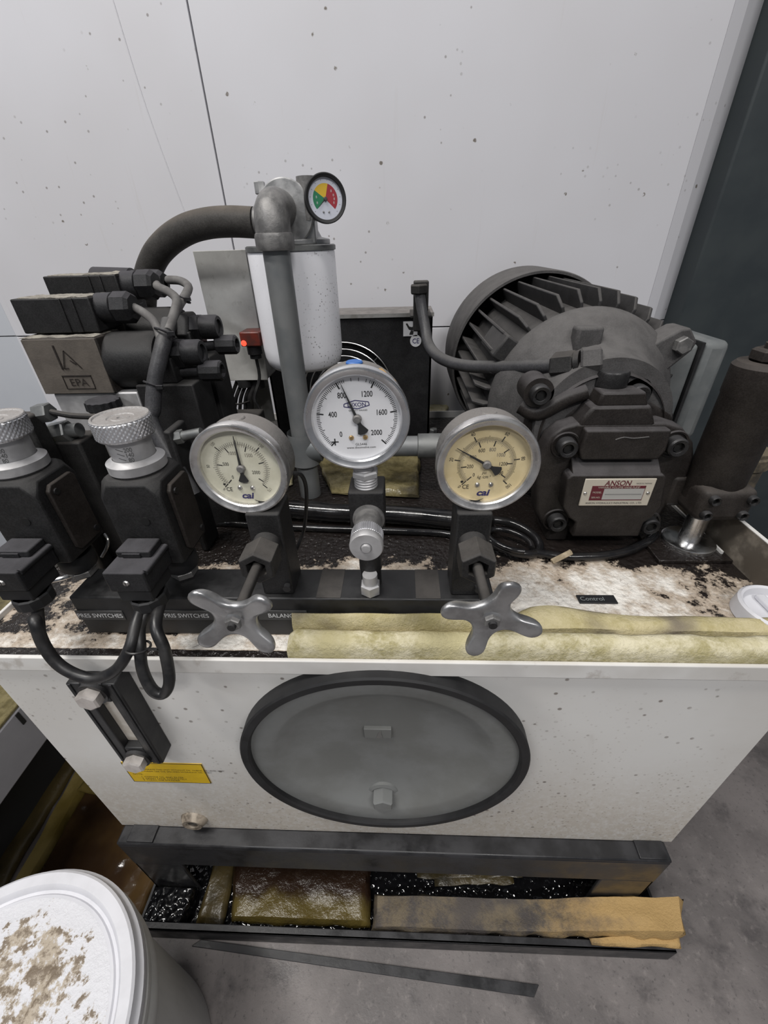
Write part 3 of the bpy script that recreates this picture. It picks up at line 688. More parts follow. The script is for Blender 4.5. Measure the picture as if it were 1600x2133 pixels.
gz = gauge((-.0905,.620,1.0459), 20, 'small black rimmed gauge with green, yellow and red zones on the filter head', 'ink', 'black_rubber', 'dial_pale', .0251, None, None, 'zones', 222)
mid = bpy.data.objects['pressure_gauge']
bl = MB(); vs = []
for i in range(9):
    for j in range(4):
        a_ = rad(62-i*4); y_ = .012+.004*j*(.6+.4*math.sin(i*1.3)); vs.append((math.cos(a_)*.0402, y_, math.sin(a_)*.0402))
bl.add(vs, [(i*4+j, i*4+j+1, i*4+j+5, i*4+j+4) for i in range(8) for j in range(3)]).build('paint_mark', 'paint_blob', mid, local=True, label='orange paint mark')
rp_ = thing('rusty_post', 'rust stained round post standing right of the pump compensator', 'post', (.492,.56,0))
MB().cyl((.492,.565,.0005),(.492,.565,.740),.030,n=28).build('shaft', 'rust', rp_)
MB().lathe([(.030,0),(.034,.002),(.034,.018),(.030,.020)], (.492,.565,.715), (0,0,1), 28).build('clamp', 'rust', rp_)

# ------------------------------------------------------------------ gauge valves
def handwheel(m_, c, L, w, base, th=.0085, bend=.35):
    out = []
    for k in range(4):
        a0 = rad(base+90*k); a1 = rad(base+90*(k+1))
        d0, n0 = Vector((math.cos(a0), math.sin(a0))), Vector((-math.sin(a0), math.cos(a0)))
        d1, n1 = Vector((math.cos(a1), math.sin(a1))), Vector((-math.sin(a1), math.cos(a1)))
        for t in range(7):
            q = -PI/2+PI*t/6; out.append(d0*(L-w+w*math.cos(q))+n0*(w*math.sin(q)))
        p0, p2 = d0*(L-w*1.0)*.92+n0*w*.86, d1*(L-w*1.0)*.92-n1*w*.86
        c1 = (d0+d1).normalized()*.0062
        for t in range(1, 8):
            s_ = t/8; out.append(p0*(1-s_)**2+c1*2*s_*(1-s_)+p2*s_*s_)
    n = len(out); sc = (.0, .3, .55, .78, .92, 1.0); vs = []; fs = []
    c = Vector(c)
    def pos(q, f, side):
        p = q*f; r = p.length; edge = f >= .999
        y = -bend*r*r*12 if True else 0
        half = th/2*(1 if f < .9 else (.82 if f < .95 else .45))
        return c+Vector((p.x, y-half if side else y+half, p.y))
    for side in (1, 0):
        vs.append(c+Vector((0, (-th/2 if side else th/2), 0)))
        for f in sc[1:]:
            for q in out: vs.append(pos(q, f, side))
    per = 1+n*5
    for side in (1, 0):
        b = 0 if side else per
        for i in range(n):
            j = (i+1) % n
            tri = (b, b+1+i, b+1+j); fs.append(tri if side else tri[::-1])
            for r in range(4):
                q = (b+1+r*n+i, b+1+(r+1)*n+i, b+1+(r+1)*n+j, b+1+r*n+j); fs.append(q if side else q[::-1])
    for i in range(n):
        j = (i+1) % n; fs.append((1+4*n+i, per+1+4*n+i, per+1+4*n+j, 1+4*n+j))
    return m_.add(vs, fs)
def needle_valve(x, zc, ywheel, xw, zw, base, label, dz=0, bx=.0158):
    v = thing('needle_valve', label, 'valve', (x,.325,.70))
    MB().box((x-bx,.3060,.7002),(x+bx,.3420,.7985)).build('body', 'valve_black', v, bevel=.002)
    MB().lathe([(0,0),(.0085,0),(.0085,.008),(.0105,.009)], (x,.324,.7985), (0,0,1), 24).build('gauge_port', 'valve_black', v)
    MB().lathe([(.0135,0),(.0135,.012),(.0125,.014)], (x,.3070,zc), (0,-1,0), 28).build('bonnet_neck', 'valve_black', v)
    bn = MB().lathe([(.0,0),(.0155,0),(.0172,.002),(.0172,.025),(.0155,.027),(.0095,.027),(.0092,.016),(0,.016)], (x,.2960,zc), (0,-1,0), 6).build('bonnet', 'grime', v, bevel=.0006, angle=25)
    MB().tube([(x,.285,zc),(x,.2500,zc),(xw,ywheel+.002,zw)], .0046, 14, 3).build('spindle', 'grime', v)
    w = handwheel(MB(), (xw,ywheel,zw), .0400, .0080, base).build('handwheel', 'wheel_alu', v, sub=1, angle=70)
    MB().lathe([(.0085,.006),(.0085,-.004),(.006,-.0055),(0,-.0055)], (xw,ywheel,zw), (0,1,0), 24).build('hub', 'wheel_alu', w)
    MB().hexn((xw,ywheel-.0045,zw),(xw,ywheel-.0090,zw),.0062).build('hub_nut', 'cast_elbow', w)
    MB().cyl((xw,ywheel-.008,zw),(xw,ywheel-.0115,zw),.0031,n=16).build('spindle_end', 'bolt_black', w)
    for zz in (.712,):
        MB().cyl((x+bx-.005,.3062,zz),(x+bx-.005,.3010,zz),.004,n=18).build('screw', 'bolt_black', v)
    return v
needle_valve(-.1265, .7655, .2160, -.1262, .7648, 38, 'black needle valve with four-lobed alloy handwheel under the cream gauge')
needle_valve(.0640, .7660, .2200, .0655, .7650, -17, 'black needle valve with four-lobed alloy handwheel under the yellow gauge')
v = thing('snubber_valve', 'gauge valve with silver knurled knob under the white faced gauge', 'valve', (-.032,.325,.70))
MB().box((-.0480,.3120,.7780),(-.0160,.3440,.8170)).build('body', 'valve_black', v, bevel=.002)
MB().lathe([(.0105,0),(.0105,.02),(.0115,.021),(.0115,.06),(.013,.061),(.013,.0785)], (-.0325,.3250,.7000), (0,0,1), 24).build('foot', 'valve_black', v)
MB().hexn((-.0325,.3105,.7002),(-.0325,.3105,.7130),.0105).cyl((-.0325,.3105,.7120),(-.0325,.3105,.7240),.0075,n=20).build('foot_fitting', 'alu_dull', v)
def threads(m_, c, r, h, n_):
    pr_ = [(0,0)]
    for i in range(n_): pr_ += [(r,h*i/n_),(r*1.07,h*(i+.35)/n_),(r*1.07,h*(i+.6)/n_),(r,h*(i+.95)/n_)]
    pr_.append((0,h)); return m_.lathe(pr_, c, (0,0,1), 32)
threads(MB(), (-.0325,.3250,.8165), .0098, .0105, 4).build('thread', 'alu_dull', v)
MB().hexn((-.0325,.3250,.8265),(-.0325,.3250,.8335),.0122).build('nut', 'alu_dull', v)
threads(MB(), (-.0340,.3250,.8330), .0085, .0070, 3).build('thread', 'alu_dull', v)
zc = .7900
MB().lathe([(.0145,0),(.0145,.003),(.0122,.0035),(.0122,.0245)], (-.0305,.3125,zc), (0,-1,0), 40).build('knob_sleeve', 'cast_elbow', v)
def knurl(r, h, a, k): return r*(1+(.022 if (int(a/(2*PI)*144+.5) % 3) else -.03))
kp = [(.0124,0)]+[(.0136,.0005)]+[(.0136,.012)]
MB().lathe([(.0130,0),(.0137,.0008),(.0137,.0115),(.0130,.0122)], (-.0300,.2885,zc), (0,-1,0), 144, mod=lambda r, h, a, k: knurl(r, h, a, k) if k in (1,2) else r).build('knurled_ring', 'alu_knob', v, angle=20)
MB().lathe([(.0128,-.001),(.0140,.0008),(.0142,.0065),(.0132,.0085),(.0050,.0085),(.0050,.0075),(.0042,.0075),(.0036,.0105),(0,.0108)], (-.0298,.2765,zc), (0,-1,0), 48).build('knob_end', 'alu_dull', v)

# ------------------------------------------------------------------ pressure switches
def pressure_switch(X, Y, label, cable_paths, visible_scale=True):
    s = thing('pressure_switch', label, 'switch', (X,Y,.70), group=None)
    def B(*a): return MB().box((X+a[0],Y+a[1],a[2]),(X+a[3],Y+a[4],a[5]))
    MB().lathe([(.0095,0),(.0095,.012),(.0165,.0125),(.0175,.014),(.0175,.028),(.0165,.030),(.012,.031),(.012,.042)], (X+.004,Y+.002,.7002), (0,0,1), 32).build('socket', 'black_rubber', s)
    MB().hexn((X+.004,Y+.002,.7003),(X+.004,Y+.002,.7095),.0140).build('mounting_nut', 'cast_elbow', s)
    h = .0278
    # body: square block with chamfered shoulders
    b = MB(); c = .010
    z0, z1, z2 = .7400, .8230, .8310
    ring = [(-h,-h+c),(-h+c,-h),(h-c,-h),(h,-h+c),(h,h-c),(h-c,h),(-h+c,h),(-h,h-c)]
    sq = [(-h,-h+.002),(-h+.002,-h),(h-.002,-h),(h,-h+.002),(h,h-.002),(h-.002,h),(-h+.002,h),(-h,h-.002)]
    top = [(x*.86,y*.86) for x, y in ring]
    vs = [(X+x,Y+y,z0) for x, y in sq]+[(X+x,Y+y,z1-.008) for x, y in sq]+[(X+x,Y+y,z1+.004) for x, y in ring]+[(X+x,Y+y,z2) for x, y in top]
    fs = [tuple(range(8))[::-1], tuple(range(24,32))]
    for r in range(3): fs += [(r*8+i, r*8+(i+1)%8, (r+1)*8+(i+1)%8, (r+1)*8+i) for i in range(8)]
    b.add(vs, fs).build('body', 'valve_black', s, bevel=.0012)
    # side cover plate
    pl = [(-.017,.752),(-.013,.747),(.016,.747),(.0195,.752),(.0195,.816),(.0155,.8205),(-.012,.8205),(-.017,.815)]
    cv = MB().prism(pl, (X+h,Y,0), (0,1,0), (0,0,1), (.0045,0,0)).build('side_cover', 'grime_brown', s, bevel=.0012)
    for yy, zz in ((-.010,.8125),(.013,.755)):
        MB().cyl((X+h+.0044,Y+yy,zz),(X+h+.0062,Y+yy,zz),.0032,n=14).build('screw', 'bolt_black', cv)
    MB().cyl((X+.006,Y-h+.0004,.7905),(X+.006,Y-h-.0008,.7905),.0042,n=18).build('vent_plug', 'dark_hole', s)
    # adjusting head
    MB().lathe([(.0245,0),(.0290,.0035),(.0290,.0115),(.0262,.0125),(.0215,.015)], (X,Y,.8300), (0,0,1), 56).mat4(Matrix.Translation((X,Y,0)) @ Matrix.Diagonal((.85,.85,1,1)) @ Matrix.Translation((-X,-Y,0))).build('collar', 'alu_dull', s)
    sl = MB().lathe([(.0178,0),(.0178,.024)], (X,Y,.8425), (0,0,1), 56).build('scale_sleeve', 'alu_dull', s)
    sc = MB()
    for i, t_ in enumerate(('200','140','80')):
        a0 = rad(-66)
        d_ = Vector((math.cos(a0),math.sin(a0),0)); u = Vector((-math.sin(a0),math.cos(a0),0))
        sc.text(t_, .0056, Vector((X,Y,.8565-i*.0046))+d_*.0180, u*.8, (0,0,1))
        for k in range(6):
            a1 = rad(-96+k*3); d1 = Vector((math.cos(a1),math.sin(a1),0)); u1 = Vector((-math.sin(a1),math.cos(a1),0)); p = Vector((X,Y,.8575-i*.0042-k*.0004))+d1*.01795
            sc.add([p-u1*.0006, p+u1*.0006, p+u1*.0006+Vector((0,0,.0005)), p-u1*.0006+Vector((0,0,.0005))], [(0,1,2,3)])
    sc.build('scale_print', 'ink_grey', sl)
    nn, rows = 240, 17
    def kn(r, hh, a, k):
        if k in (0, rows-1): return r
        p = a*36; q = (hh)*2*PI/.0044
        return r+.00055*(max(math.cos(p+q),math.cos(p-q))*-1+.3)
    kb = MB().lathe([(.0236 if 0 < i < rows-1 else .0227, .0165*i/(rows-1)) for i in range(rows)], (X,Y,.8640), (0,0,1), nn, mod=kn).build('knurled_knob', 'alu_knob', s, angle=60)
    MB().lathe([(.0228,.0163),(.0234,.0170),(.0229,.0180),(.0214,.0178),(.0210,.0165),(.011,.0162),(.0105,.0152),(.0075,.0150),(.007,.0158),(.003,.0158),(.003,.0145),(0,.0145)], (X,Y,.8640), (0,0,1), 56).build('knob_top', 'knob_top', kb)
    MB().lathe([(.0175,0),(.0228,0)], (X,Y,.8640), (0,0,1), 56).build('knob_underside', 'alu_dull', kb)
    # plug connector on the front
    cx0, cx1 = X-.0195, X+.0175
    cn = MB().box((cx0,Y-.0715,.7430),(cx1,Y-h-.0005,.7655)).build('plug_connector', 'plastic_black', s, bevel=.0016)
    MB().box((cx0+.002,Y-.0500,.7650),(cx1-.003,Y-h-.001,.7725)).build('connector_lid', 'plastic_black', cn, bevel=.0016)
    MB().box((cx0+.008,Y-.0512,.7658),(cx1-.012,Y-.0488,.7705)).build('lid_clip', 'plastic_black', cn, bevel=.0006)
    MB().cyl((cx1-.0005,Y-.068,.7630),(cx1-.0005,Y-h-.002,.7630),.0030,n=12).build('hinge_bead', 'plastic_black', cn)
    MB().box((cx0+.003,Y-.0690,.7290),(cx1-.003,Y-.0330,.7432)).build('connector_base', 'black_rubber', cn, bevel=.0015)
    MB().lathe([(0,-.0010),(.0022,-.0010),(.0030,0),(.0030,.002)], (X-.001,Y-.0718,.7540), (0,1,0), 18).build('screw', 'steel', cn)
    MB().box((X-.0012,Y-.0730,.7516),(X-.0008,Y-.0727,.7564)).build('screw_slot', 'dark_hole', cn)
    MB().lathe([(.0150,0),(.0165,.0015),(.0165,.0115),(.0150,.013),(.006,.013)], (X+.002,Y-.0570,.7292), (0,0,-1), 12).build('cable_gland', 'black_rubber', cn, angle=20)
    return s
sw1 = pressure_switch(-.2425, .3350, 'pressure switch with silver knurled knob nearest the cream gauge', None)
sw2 = pressure_switch(-.3570, .3350, 'pressure switch with silver knurled knob cut by the left edge of the picture', None)
gx1, gx2, gy = -.2405, -.3550, .2780
# cables from the glands, looping over the tank lip
def cable(name, pts, r, mat, label, group=None, n=14):
    return tag(MB().tube(pts, r, n, 8).build(name, mat, None, angle=60), label, 'cable', group)
def px(p, Y): return at(p[0], p[1], Y=Y)
cable('power_cable', [(gx2,gy,.7180),(gx2+.001,.262,.690)] + [px((72,1290),.245), px((92,1345),.236), px((130,1390),.230), px((190,1413),.227), px((240,1396),.230), px((270,1350),.238), px((283,1300),.255)] + [(gx1-.006,gy-.003,.7180)], .0052, 'cable_black', 'thick black cable looping over the tank lip between both pressure switches')
cable('power_cable', [(gx1+.002,gy,.7180)] + [px((293,1300),.258), px((292,1345),.243), px((297,1395),.233), px((318,1437),.226), px((342,1444),.226), px((353,1415),.229), px((343,1355),.240), px((325,1305),.252)] + [(gx1+.009,gy+.001,.7180)], .0052, 'cable_black', 'black cable hanging in a narrow loop below the right pressure switch')
z_ = MB(); c0 = at(288,1348,Y=.2395); z_.torus(c0, (0.1,.3,1), .0100, .0011, 24, 6)
tag(z_.box(c0+Vector((.009,-.003,-.001)), c0+Vector((.019,-.001,.001))).build('cable_tie', 'cable_black'), 'black cable tie around the two hanging cable loops', 'cable tie')
# shiny curved metal pieces between the switches
tag(MB().tube([at(95,1212,Y=.33), at(130,1205,Y=.335), at(158,1195,Y=.345)], .0026, 8, 4).build('steel_trim', 'chrome'), 'curved strip of bright metal between the two pressure switches', 'trim')
tag(MB().tube([at(212,1160,Y=.36), at(222,1142,Y=.362), at(225,1125,Y=.365), at(218,1112,Y=.37)], .0016, 8, 4).build('wire_loop', 'steel'), 'thin bright bent wire behind the right switch connector', 'wire')

# ------------------------------------------------------------------ return filter, riser pipe, hose
PXX, PYY = -.1547, .600
rp = thing('riser_pipe', 'grey steel riser pipe with cast elbow standing in front of the white filter', 'pipe', (PXX,PYY,ZT))
MB().cyl((PXX,PYY,ZT+.0005),(PXX,PYY,1.000),.0168,n=36).build('vertical_pipe', 'pipe_grey', rp)
MB().lathe([(.0180,-.004),(.0225,-.0035),(.0235,0),(.0235,.011),(.0225,.014),(.0205,.015)], (PXX,PYY,.9985), (0,0,1), 40).build('elbow_collar', 'cast_elbow', rp)
MB().tube([(PXX,PYY,1.005),(PXX,PYY,1.018),(PXX,PYY+.004,1.030),(PXX+.001,PYY+.014,1.0375),(PXX+.001,PYY+.026,1.0385),(PXX+.001,.648,1.0385)], .0212, 28, 6).build('elbow', 'cast_elbow', rp)
MB().cyl((PXX,PYY,.732),(.0240,PYY,.732),.0158,n=32).build('cross_pipe', 'pipe_grey', rp)
MB().lathe([(.0235,-.026),(.0235,.026)], (PXX,PYY,.732), (0,0,1), 32).lathe([(0,0),(.0225,0),(.0225,.028),(0,.028)], (PXX,PYY,.732), (1,0,0), 32).build('tee', 'pipe_grey', rp)
MB().lathe([(.016,0),(.0192,.001),(.0192,.040),(.016,.041)], (.0238,PYY,.732), (1,0,0), 32).cyl((.064,PYY,.732),(.112,PYY,.732),.0158,n=28).build('pipe_union', 'galvanised', rp)
FX, FY = -.1543, .6820
fl = thing('return_filter', 'white spin-on oil filter with cast alloy head behind the riser pipe', 'filter', (FX,FY,.835))
RF = .0605
MB().lathe([(0,.8345),(RF*.55,.8350),(RF*.82,.8385),(RF*.93,.8450),(RF*.985,.856),(RF,.868),(RF,.9905),(RF*.985,.9935)], (FX,FY,0), (0,0,1), 72).build('canister', 'filter_white', fl)
MB().lathe([(RF*.985,.9930),(RF*1.025,.9938),(RF*1.025,.9990),(RF*.99,1.0003),(0,1.0004)], (FX,FY,0), (0,0,1), 72).build('seam_ring', 'galvanised', fl)
hd = MB(); hd.lathe([(0,1.0004),(.047,1.0004),(.047,1.006),(.036,1.0085),(.032,1.016),(.032,1.058),(.029,1.062),(0,1.0625)], (FX+.008,FY,0), (0,0,1), 48)
hd.build('filter_head', 'cast_alu', fl, bevel=.0008)
MB().lathe([(0,0),(.034,0),(.0355,.0015),(.0355,.010),(.030,.012),(.028,.03)], (PXX+.008,.6425,1.0350), (0,1,0), 48).build('head_flange', 'cast_alu', fl)
MB().box((PXX-.004,.646,1.0004),(PXX+.043,.664,1.030)).build('flange_foot', 'cast_alu', fl, bevel=.002)
MB().lathe([(0,0),(.013,0),(.013,.045)], (-.118,.655,1.026), (0,0,1), 24).build('gauge_boss', 'cast_elbow', fl)
MB().tube([(-.118,.660,1.045),(-.1005,.652,1.0459),(-.0975,.648,1.0459)], .0085, 16, 4).build('gauge_stub', 'cast_elbow', fl)
MB().box((-.128,.668,1.060),(-.116,.684,1.072)).build('head_lug', 'cast_alu', fl, bevel=.001)
MB().hexn((-.178,.655,1.055),(-.178,.655,1.068),.007).build('head_bolt', 'cast_alu', fl)
MB().lathe([(.016,0),(.0190,.001),(.0190,.012),(.0175,.014)], (FX-.030,FY,1.0270), (-1,0,0), 32).build('hose_port', 'cast_elbow', fl)
tag(MB().tube([(FX-.046,FY,1.0270), at(480,462,Y=.683), at(430,466,Y=.688), at(385,480,Y=.694), at(345,508,Y=.702), at(318,545,Y=.712), at(302,600,Y=.722), at(300,680,Y=.724), at(305,760,Y=.724), (-.395,.724,.655)], .0182, 24, 8).build('return_hose', 'hose_dust', None, angle=60), 'thick dusty rubber hose arching left from the filter head', 'hose')

# terminal box, lit plug, cable bundle
tb = thing('terminal_box', 'scuffed bare metal terminal box left of the white filter', 'box', (-.28,.77,.80))
MB().box((-.3205,.740,.7995),(-.2385,.742,.9965)).build('front_sheet', 'box_sheet', tb, bevel=.0008)
MB().box((-.3200,.742,.8000),(-.2390,.800,.9960)).build('casing', 'tin', tb, bevel=.003)
MB().box((-.300,.800,.70),(-.260,.806,.95)).build('mounting_strip', 'tin', tb)
MB().cyl((-.286,.752,.7995),(-.286,.752,.786),.013,n=12).cyl((-.264,.757,.7995),(-.264,.757,.782),.012,n=12).build('cable_gland', 'black_rubber', tb)
lp = thing('lit_plug', 'red lit connector plug on the terminal box beside the filter', 'plug', (-.243,.70,.80))
MB().box((-.2600,.7005,.8640),(-.2270,.7395,.8860)).build('plug_body', 'red_lens', lp, bevel=.002)
MB().lathe([(0,0),(.0045,0),(.0035,.002),(0,.003)], (-.2548,.7003,.8695), (0,-1,0), 12).build('lamp', 'led_red', lp)
MB().lathe([(.012,0),(.012,.014),(.0095,.015),(.0095,.021),(.006,.022)], (-.2445,.716,.8640), (0,0,-1), 18).build('gland', 'plastic_black', lp)
MB().tube([(-.2445,.716,.846), (-.245,.715,.81), at(530,830,Y=.70), at(542,855,Y=.70), at(548,900,Y=.69), (-.20,.69,.66)], .0027, 8, 6).build('lead', 'cable_black', lp)
for i in range(5):
    x = 484+i*10
    pts = [(-.300+.0095*i,.752+.004*(i % 2),.795), at(x-1,825,Y=.748), at(x-6+i,850,Y=.745), at(x-12+i*3,890,Y=.735), (-.335+.012*i,.70,.655)]
    cable('loom_cable', pts, .0034 if i < 4 else .0062, 'cable_black', ('leftmost thin', 'second from left thin', 'third from left thin', 'fourth from left thin', 'thickest, rightmost')[i]+' black cable bundled below the metal terminal box', 'black cables below the terminal box', 10)
tag(MB().tube([at(478,838,Y=.741), at(497,842,Y=.736), at(520,836,Y=.738)], .0016, 8, 4).build('cable_tie', 'grime'), 'cable tie around the bundle below the terminal box', 'cable tie')

# oil cooler
oc = thing('oil_cooler', 'black oil cooler with round fan grille standing behind the gauges', 'cooler', (-.105,.89,ZT))
cb = MB(); FCX, FCZ, FR = -.116, .7420, .1000
# front with round opening: ring of quads between circle and rectangle
n = 64; vs = []; fs = []
x0, x1, z0, z1 = -.270, .0580, ZT+.001, .8830
for i in range(n):
    a_ = 2*PI*i/n; c, s_ = math.cos(a_), math.sin(a_)
    t_ = min((x1-FCX)/c if c > 1e-6 else ((x0-FCX)/c if c < -1e-6 else 9), (z1-FCZ)/s_ if s_ > 1e-6 else ((z0-FCZ)/s_ if s_ < -1e-6 else 9))
    fr_ = min(FR, t_*.995)
    vs += [(FCX+c*fr_,.850,FCZ+s_*fr_), (FCX+c*t_,.850,FCZ+s_*t_), (FCX+c*fr_,.862,FCZ+s_*fr_)]
for i in range(n):
    j = (i+1) % n; fs += [(3*i,3*i+1,3*j+1,3*j), (3*i,3*j,3*j+2,3*i+2)]
cb.add(vs, fs); cb.box((x0,.8625,z0),(x1,.940,z1)); cb.box((x1-.004,.850,z0),(x1,.8625,z1)); cb.box((x0,.850,z0),(x0+.004,.8625,z1))
cb.build('housing', 'cooler_black', oc)
MB().box((-.274,.8465,.8830),(.0600,.944,.8885)).build('top_flange', 'cooler_black', oc, bevel=.001)
MB().box((-.274,.8460,.8822),(.0600,.8470,.8888)).build('flange_edge', 'tin', oc)
for i in range(7):
    MB().torus((FCX,.8475,FCZ), (0,1,0), .098-i*.0125, .0013, 64, 6).build('guard_ring', 'grille_wire', oc)
MB().lathe([(0,0),(.02,0),(.02,.004)], (FCX,.8485,FCZ), (0,1,0), 32).build('guard_hub', 'grille_wire', oc)
for k in range(4):
    a_ = rad(45+90*k); MB().cyl((FCX+math.cos(a_)*.018,.849,FCZ+math.sin(a_)*.018),(FCX+math.cos(a_)*.099,.849,FCZ+math.sin(a_)*.099),.0014,n=6).build('guard_spoke', 'black_paint', oc)
st = at(855,685,Y=.849)
sk = MB().box((st.x-.0135,.8488,st.z-.0130),(st.x+.0135,.8499,st.z+.0130)).build('warning_sticker', 'sticker_white', oc, label='white square pictogram sticker')
pg = MB(); S = st
pg.xz([(S.x-.009,S.z+.009),(S.x-.006,S.z+.010),(S.x-.002,S.z+.004),(S.x+.003,S.z+.003),(S.x+.009,S.z+.007),(S.x+.010,S.z+.004),(S.x+.006,S.z+.000),(S.x+.004,S.z-.003),(S.x-.003,S.z-.001)], .8484, .8487)
pg.xz([(S.x+.001,S.z-.003),(S.x+.006,S.z-.004),(S.x+.005,S.z-.010),(S.x-.002,S.z-.010),(S.x-.001,S.z-.007)], .8484, .8487)
pg.build('pictogram', 'ink', sk)
s2 = at(866,710,Y=.849)
rs = MB().cyl((s2.x,.8499,s2.z),(s2.x,.8488,s2.z),.0108,n=32).build('mark_sticker', 'sticker_white', oc, label='round white mark sticker')
MB().text('CE', .0125, (s2.x,.8486,s2.z), (.9,0,0), (0,0,1), bold=.01).build('mark_print', 'ink_navy', rs)
# cooler foot bolt and bracket to the right
MB().box((.058,.835,ZT+.0005),(.078,.90,ZT+.006)).build('foot', 'grime', oc, bevel=.001)
MB().hexn((.0675,.848,ZT+.006),(.0675,.848,ZT+.016),.0085).build('foot_bolt', 'galvanised', oc)

# steel oil line from the cooler to the pump
ol = thing('oil_line', 'bent steel oil line running from the cooler to the pump fitting', 'pipe', (.03,.76,.94))
q = [at(873,602,Y=.775), at(878,640,Y=.770), at(886,685,Y=.755), at(893,718,Y=.735), at(912,742,Y=.705), at(945,757,Y=.670), at(990,764,Y=.635), at(1060,765,Y=.585), at(1110,764,Y=.555), at(1165,762,Y=.530)]
MB().tube(q, .0088, 20, 6).build('tube', 'loom', ol)
MB().hexn(at(873,612,Y=.776)-Vector((0,0,.0)), at(873,592,Y=.776), .0155).build('end_nut', 'grime', ol)
MB().box((.020,.778,.868),(.045,.800,.945)).build('end_block', 'grime', ol, bevel=.002)
MB().box((.015,.785,.8885),(.052,.862,.893)).build('bracket', 'grime', ol, bevel=.001)
a, b = at(1152,764,Y=.536), at(1199,760,Y=.520)
MB().hexn(a, b, .0170).build('union_nut', 'grime', ol)
c0, c1 = at(1199,758,Y=.520), at(1210,756,Y=.517); MB().cyl(c0, c1, .0145, n=24).build('thread', 'grime', ol)
c0, c1 = at(1208,756,Y=.518), at(1252,752,Y=.512); MB().hexn(c0, c1, .0180).build('fitting', 'bell_dust', ol)
c0 = at(1228,745,Y=.514); MB().box((c0.x-.017,.505,c0.z-.060),(c0.x+.012,.535,c0.z-.010)).build('elbow_block', 'grime', ol, bevel=.003)
c1 = at(1222,705,Y=.545); MB().box((c1.x-.015,.538,c1.z-.020),(c1.x+.017,.560,c1.z+.014)).build('plug_block', 'bell_dust', ol, bevel=.004)

# ------------------------------------------------------------------ motor
AX, AZ = .2480, .8010
YF, YB, RM, RB = .600, .832, .1430, .1515
mo = thing('electric_motor', 'large dusty finned electric motor at the right rear of the tank', 'motor', (AX,.72,ZT))
MB().lathe([(0,YF-.002),(.118,YF-.002),(.121,YF+.004),(.121,YB+.02),(0,YB+.02)], (AX,0,AZ), (0,1,0), 72).build('stator_barrel', 'motor_paint', mo)
fin = MB().add([(x, y, r) for x in (-.0022,.0022) for y, r in ((YF,.115),(YF,RM-.014),(YF+.016,RM),(YB+.01,RM),(YB+.01,.115))], [(0,1,2,3,4),(9,8,7,6,5)]+[(i,5+i,5+(i+1)%5,(i+1)%5) for i in range(5)])
skip = set(range(14, 21))
F0 = None; NF = 34
for k in range(NF):
    a_ = 360*k/NF+3
    w = (a_ if a_ <= 180 else a_-360)     # angle from top, clockwise
    if abs(w) > 128: continue
    if 84 < w < 112: continue             # terminal box side
    if F0 is None:
        F0 = MB().add(fin.v, fin.f).build('fin', 'motor_paint', mo, bevel=.0012, local=True); o = F0
        Mi = WM[mo.name].inverted()
    else:
        o = F0.copy(); COL.objects.link(o)
    o.location = Mi @ Vector((AX,0,AZ)); o.rotation_euler = (0, rad(a_), 0)
MB().lathe([(RB-.004,YB-.006),(RB,YB-.006),(RB+.0015,YB),(RB+.0015,.958),(RB-.012,.975),(.05,.978),(0,.978)], (AX,0,AZ), (0,1,0), 96).lathe([(RB-.004,YB-.006),(RB-.004,.95)], (AX,0,AZ), (0,1,0), 96).build('fan_cowl', 'bell_dust', mo)
bell = MB().lathe([(.121,YF+.003),(.1235,YF-.003),(.1225,YF-.014),(.112,YF-.034),(.100,YF-.046),(.090,YF-.060),(.084,YF-.080),(.082,YF-.100),(0,YF-.100)], (AX,0,AZ), (0,1,0), 72).build('end_bell', 'bell_dust', mo)
for ang, w_, ln in ((51,.020,.150),):
    d_ = Vector((math.sin(rad(ang)),0,math.cos(rad(ang)))); t_ = Vector((d_.z,0,-d_.x))
    ear = MB(); c0 = Vector((AX,YF-.038,AZ))
    pts = [(-.024,.088),(.024,.088),(.017,ln-.012),(.011,ln-.003),(-.011,ln-.003),(-.017,ln-.012)]
    ear.prism(pts, c0, t_, d_, Vector((0,.040,0)))
    eo = ear.build('bell_ear', 'bell_dust', mo, bevel=.003)
    pc = c0+d_*(ln-.020)
    MB().hexn(pc+Vector((0,.001,0)), pc+Vector((0,-.010,0)), .0105).build('ear_bolt', 'cast_elbow', eo)
d_ = Vector((math.sin(rad(-56)),0,math.cos(rad(-56)))); t_ = Vector((d_.z,0,-d_.x))
MB().prism([(-.017,.110),(.017,.110),(.017,.140),(-.017,.140)], Vector((AX,YF-.006,AZ)), t_, d_, Vector((0,.10,0))).build('lifting_pad', 'motor_paint', mo, bevel=.003)
for x0, x1 in ((AX-.125,AX-.07),(AX+.07,AX+.125)):
    MB().box((x0,.63,ZT+.0005),(x1,.82,AZ-.105)).build('motor_foot', 'motor_paint', mo, bevel=.004)
jb = MB().prism([(-.055,-.066),(.050,-.066),(.062,-.050),(.062,.048),(.046,.066),(-.055,.066)], (AX+.118,.665,AZ+.005), (0,1,0), (0,0,1), (.040,0,0)).build('terminal_housing', 'jbox', mo, bevel=.006, seg=3)
MB().prism([(-.058,-.069),(.053,-.069),(.065,-.052),(.065,.050),(.048,.069),(-.058,.069)], (AX+.158,.665,AZ+.005), (0,1,0), (0,0,1), (.004,0,0)).build('housing_gasket', 'black_rubber', jb)
MB().prism([(-.060,-.071),(.055,-.071),(.067,-.053),(.067,.051),(.050,.071),(-.060,.071)], (AX+.162,.665,AZ+.005), (0,1,0), (0,0,1), (.034,0,0)).build('housing_cover', 'jbox', jb, bevel=.010, seg=3)

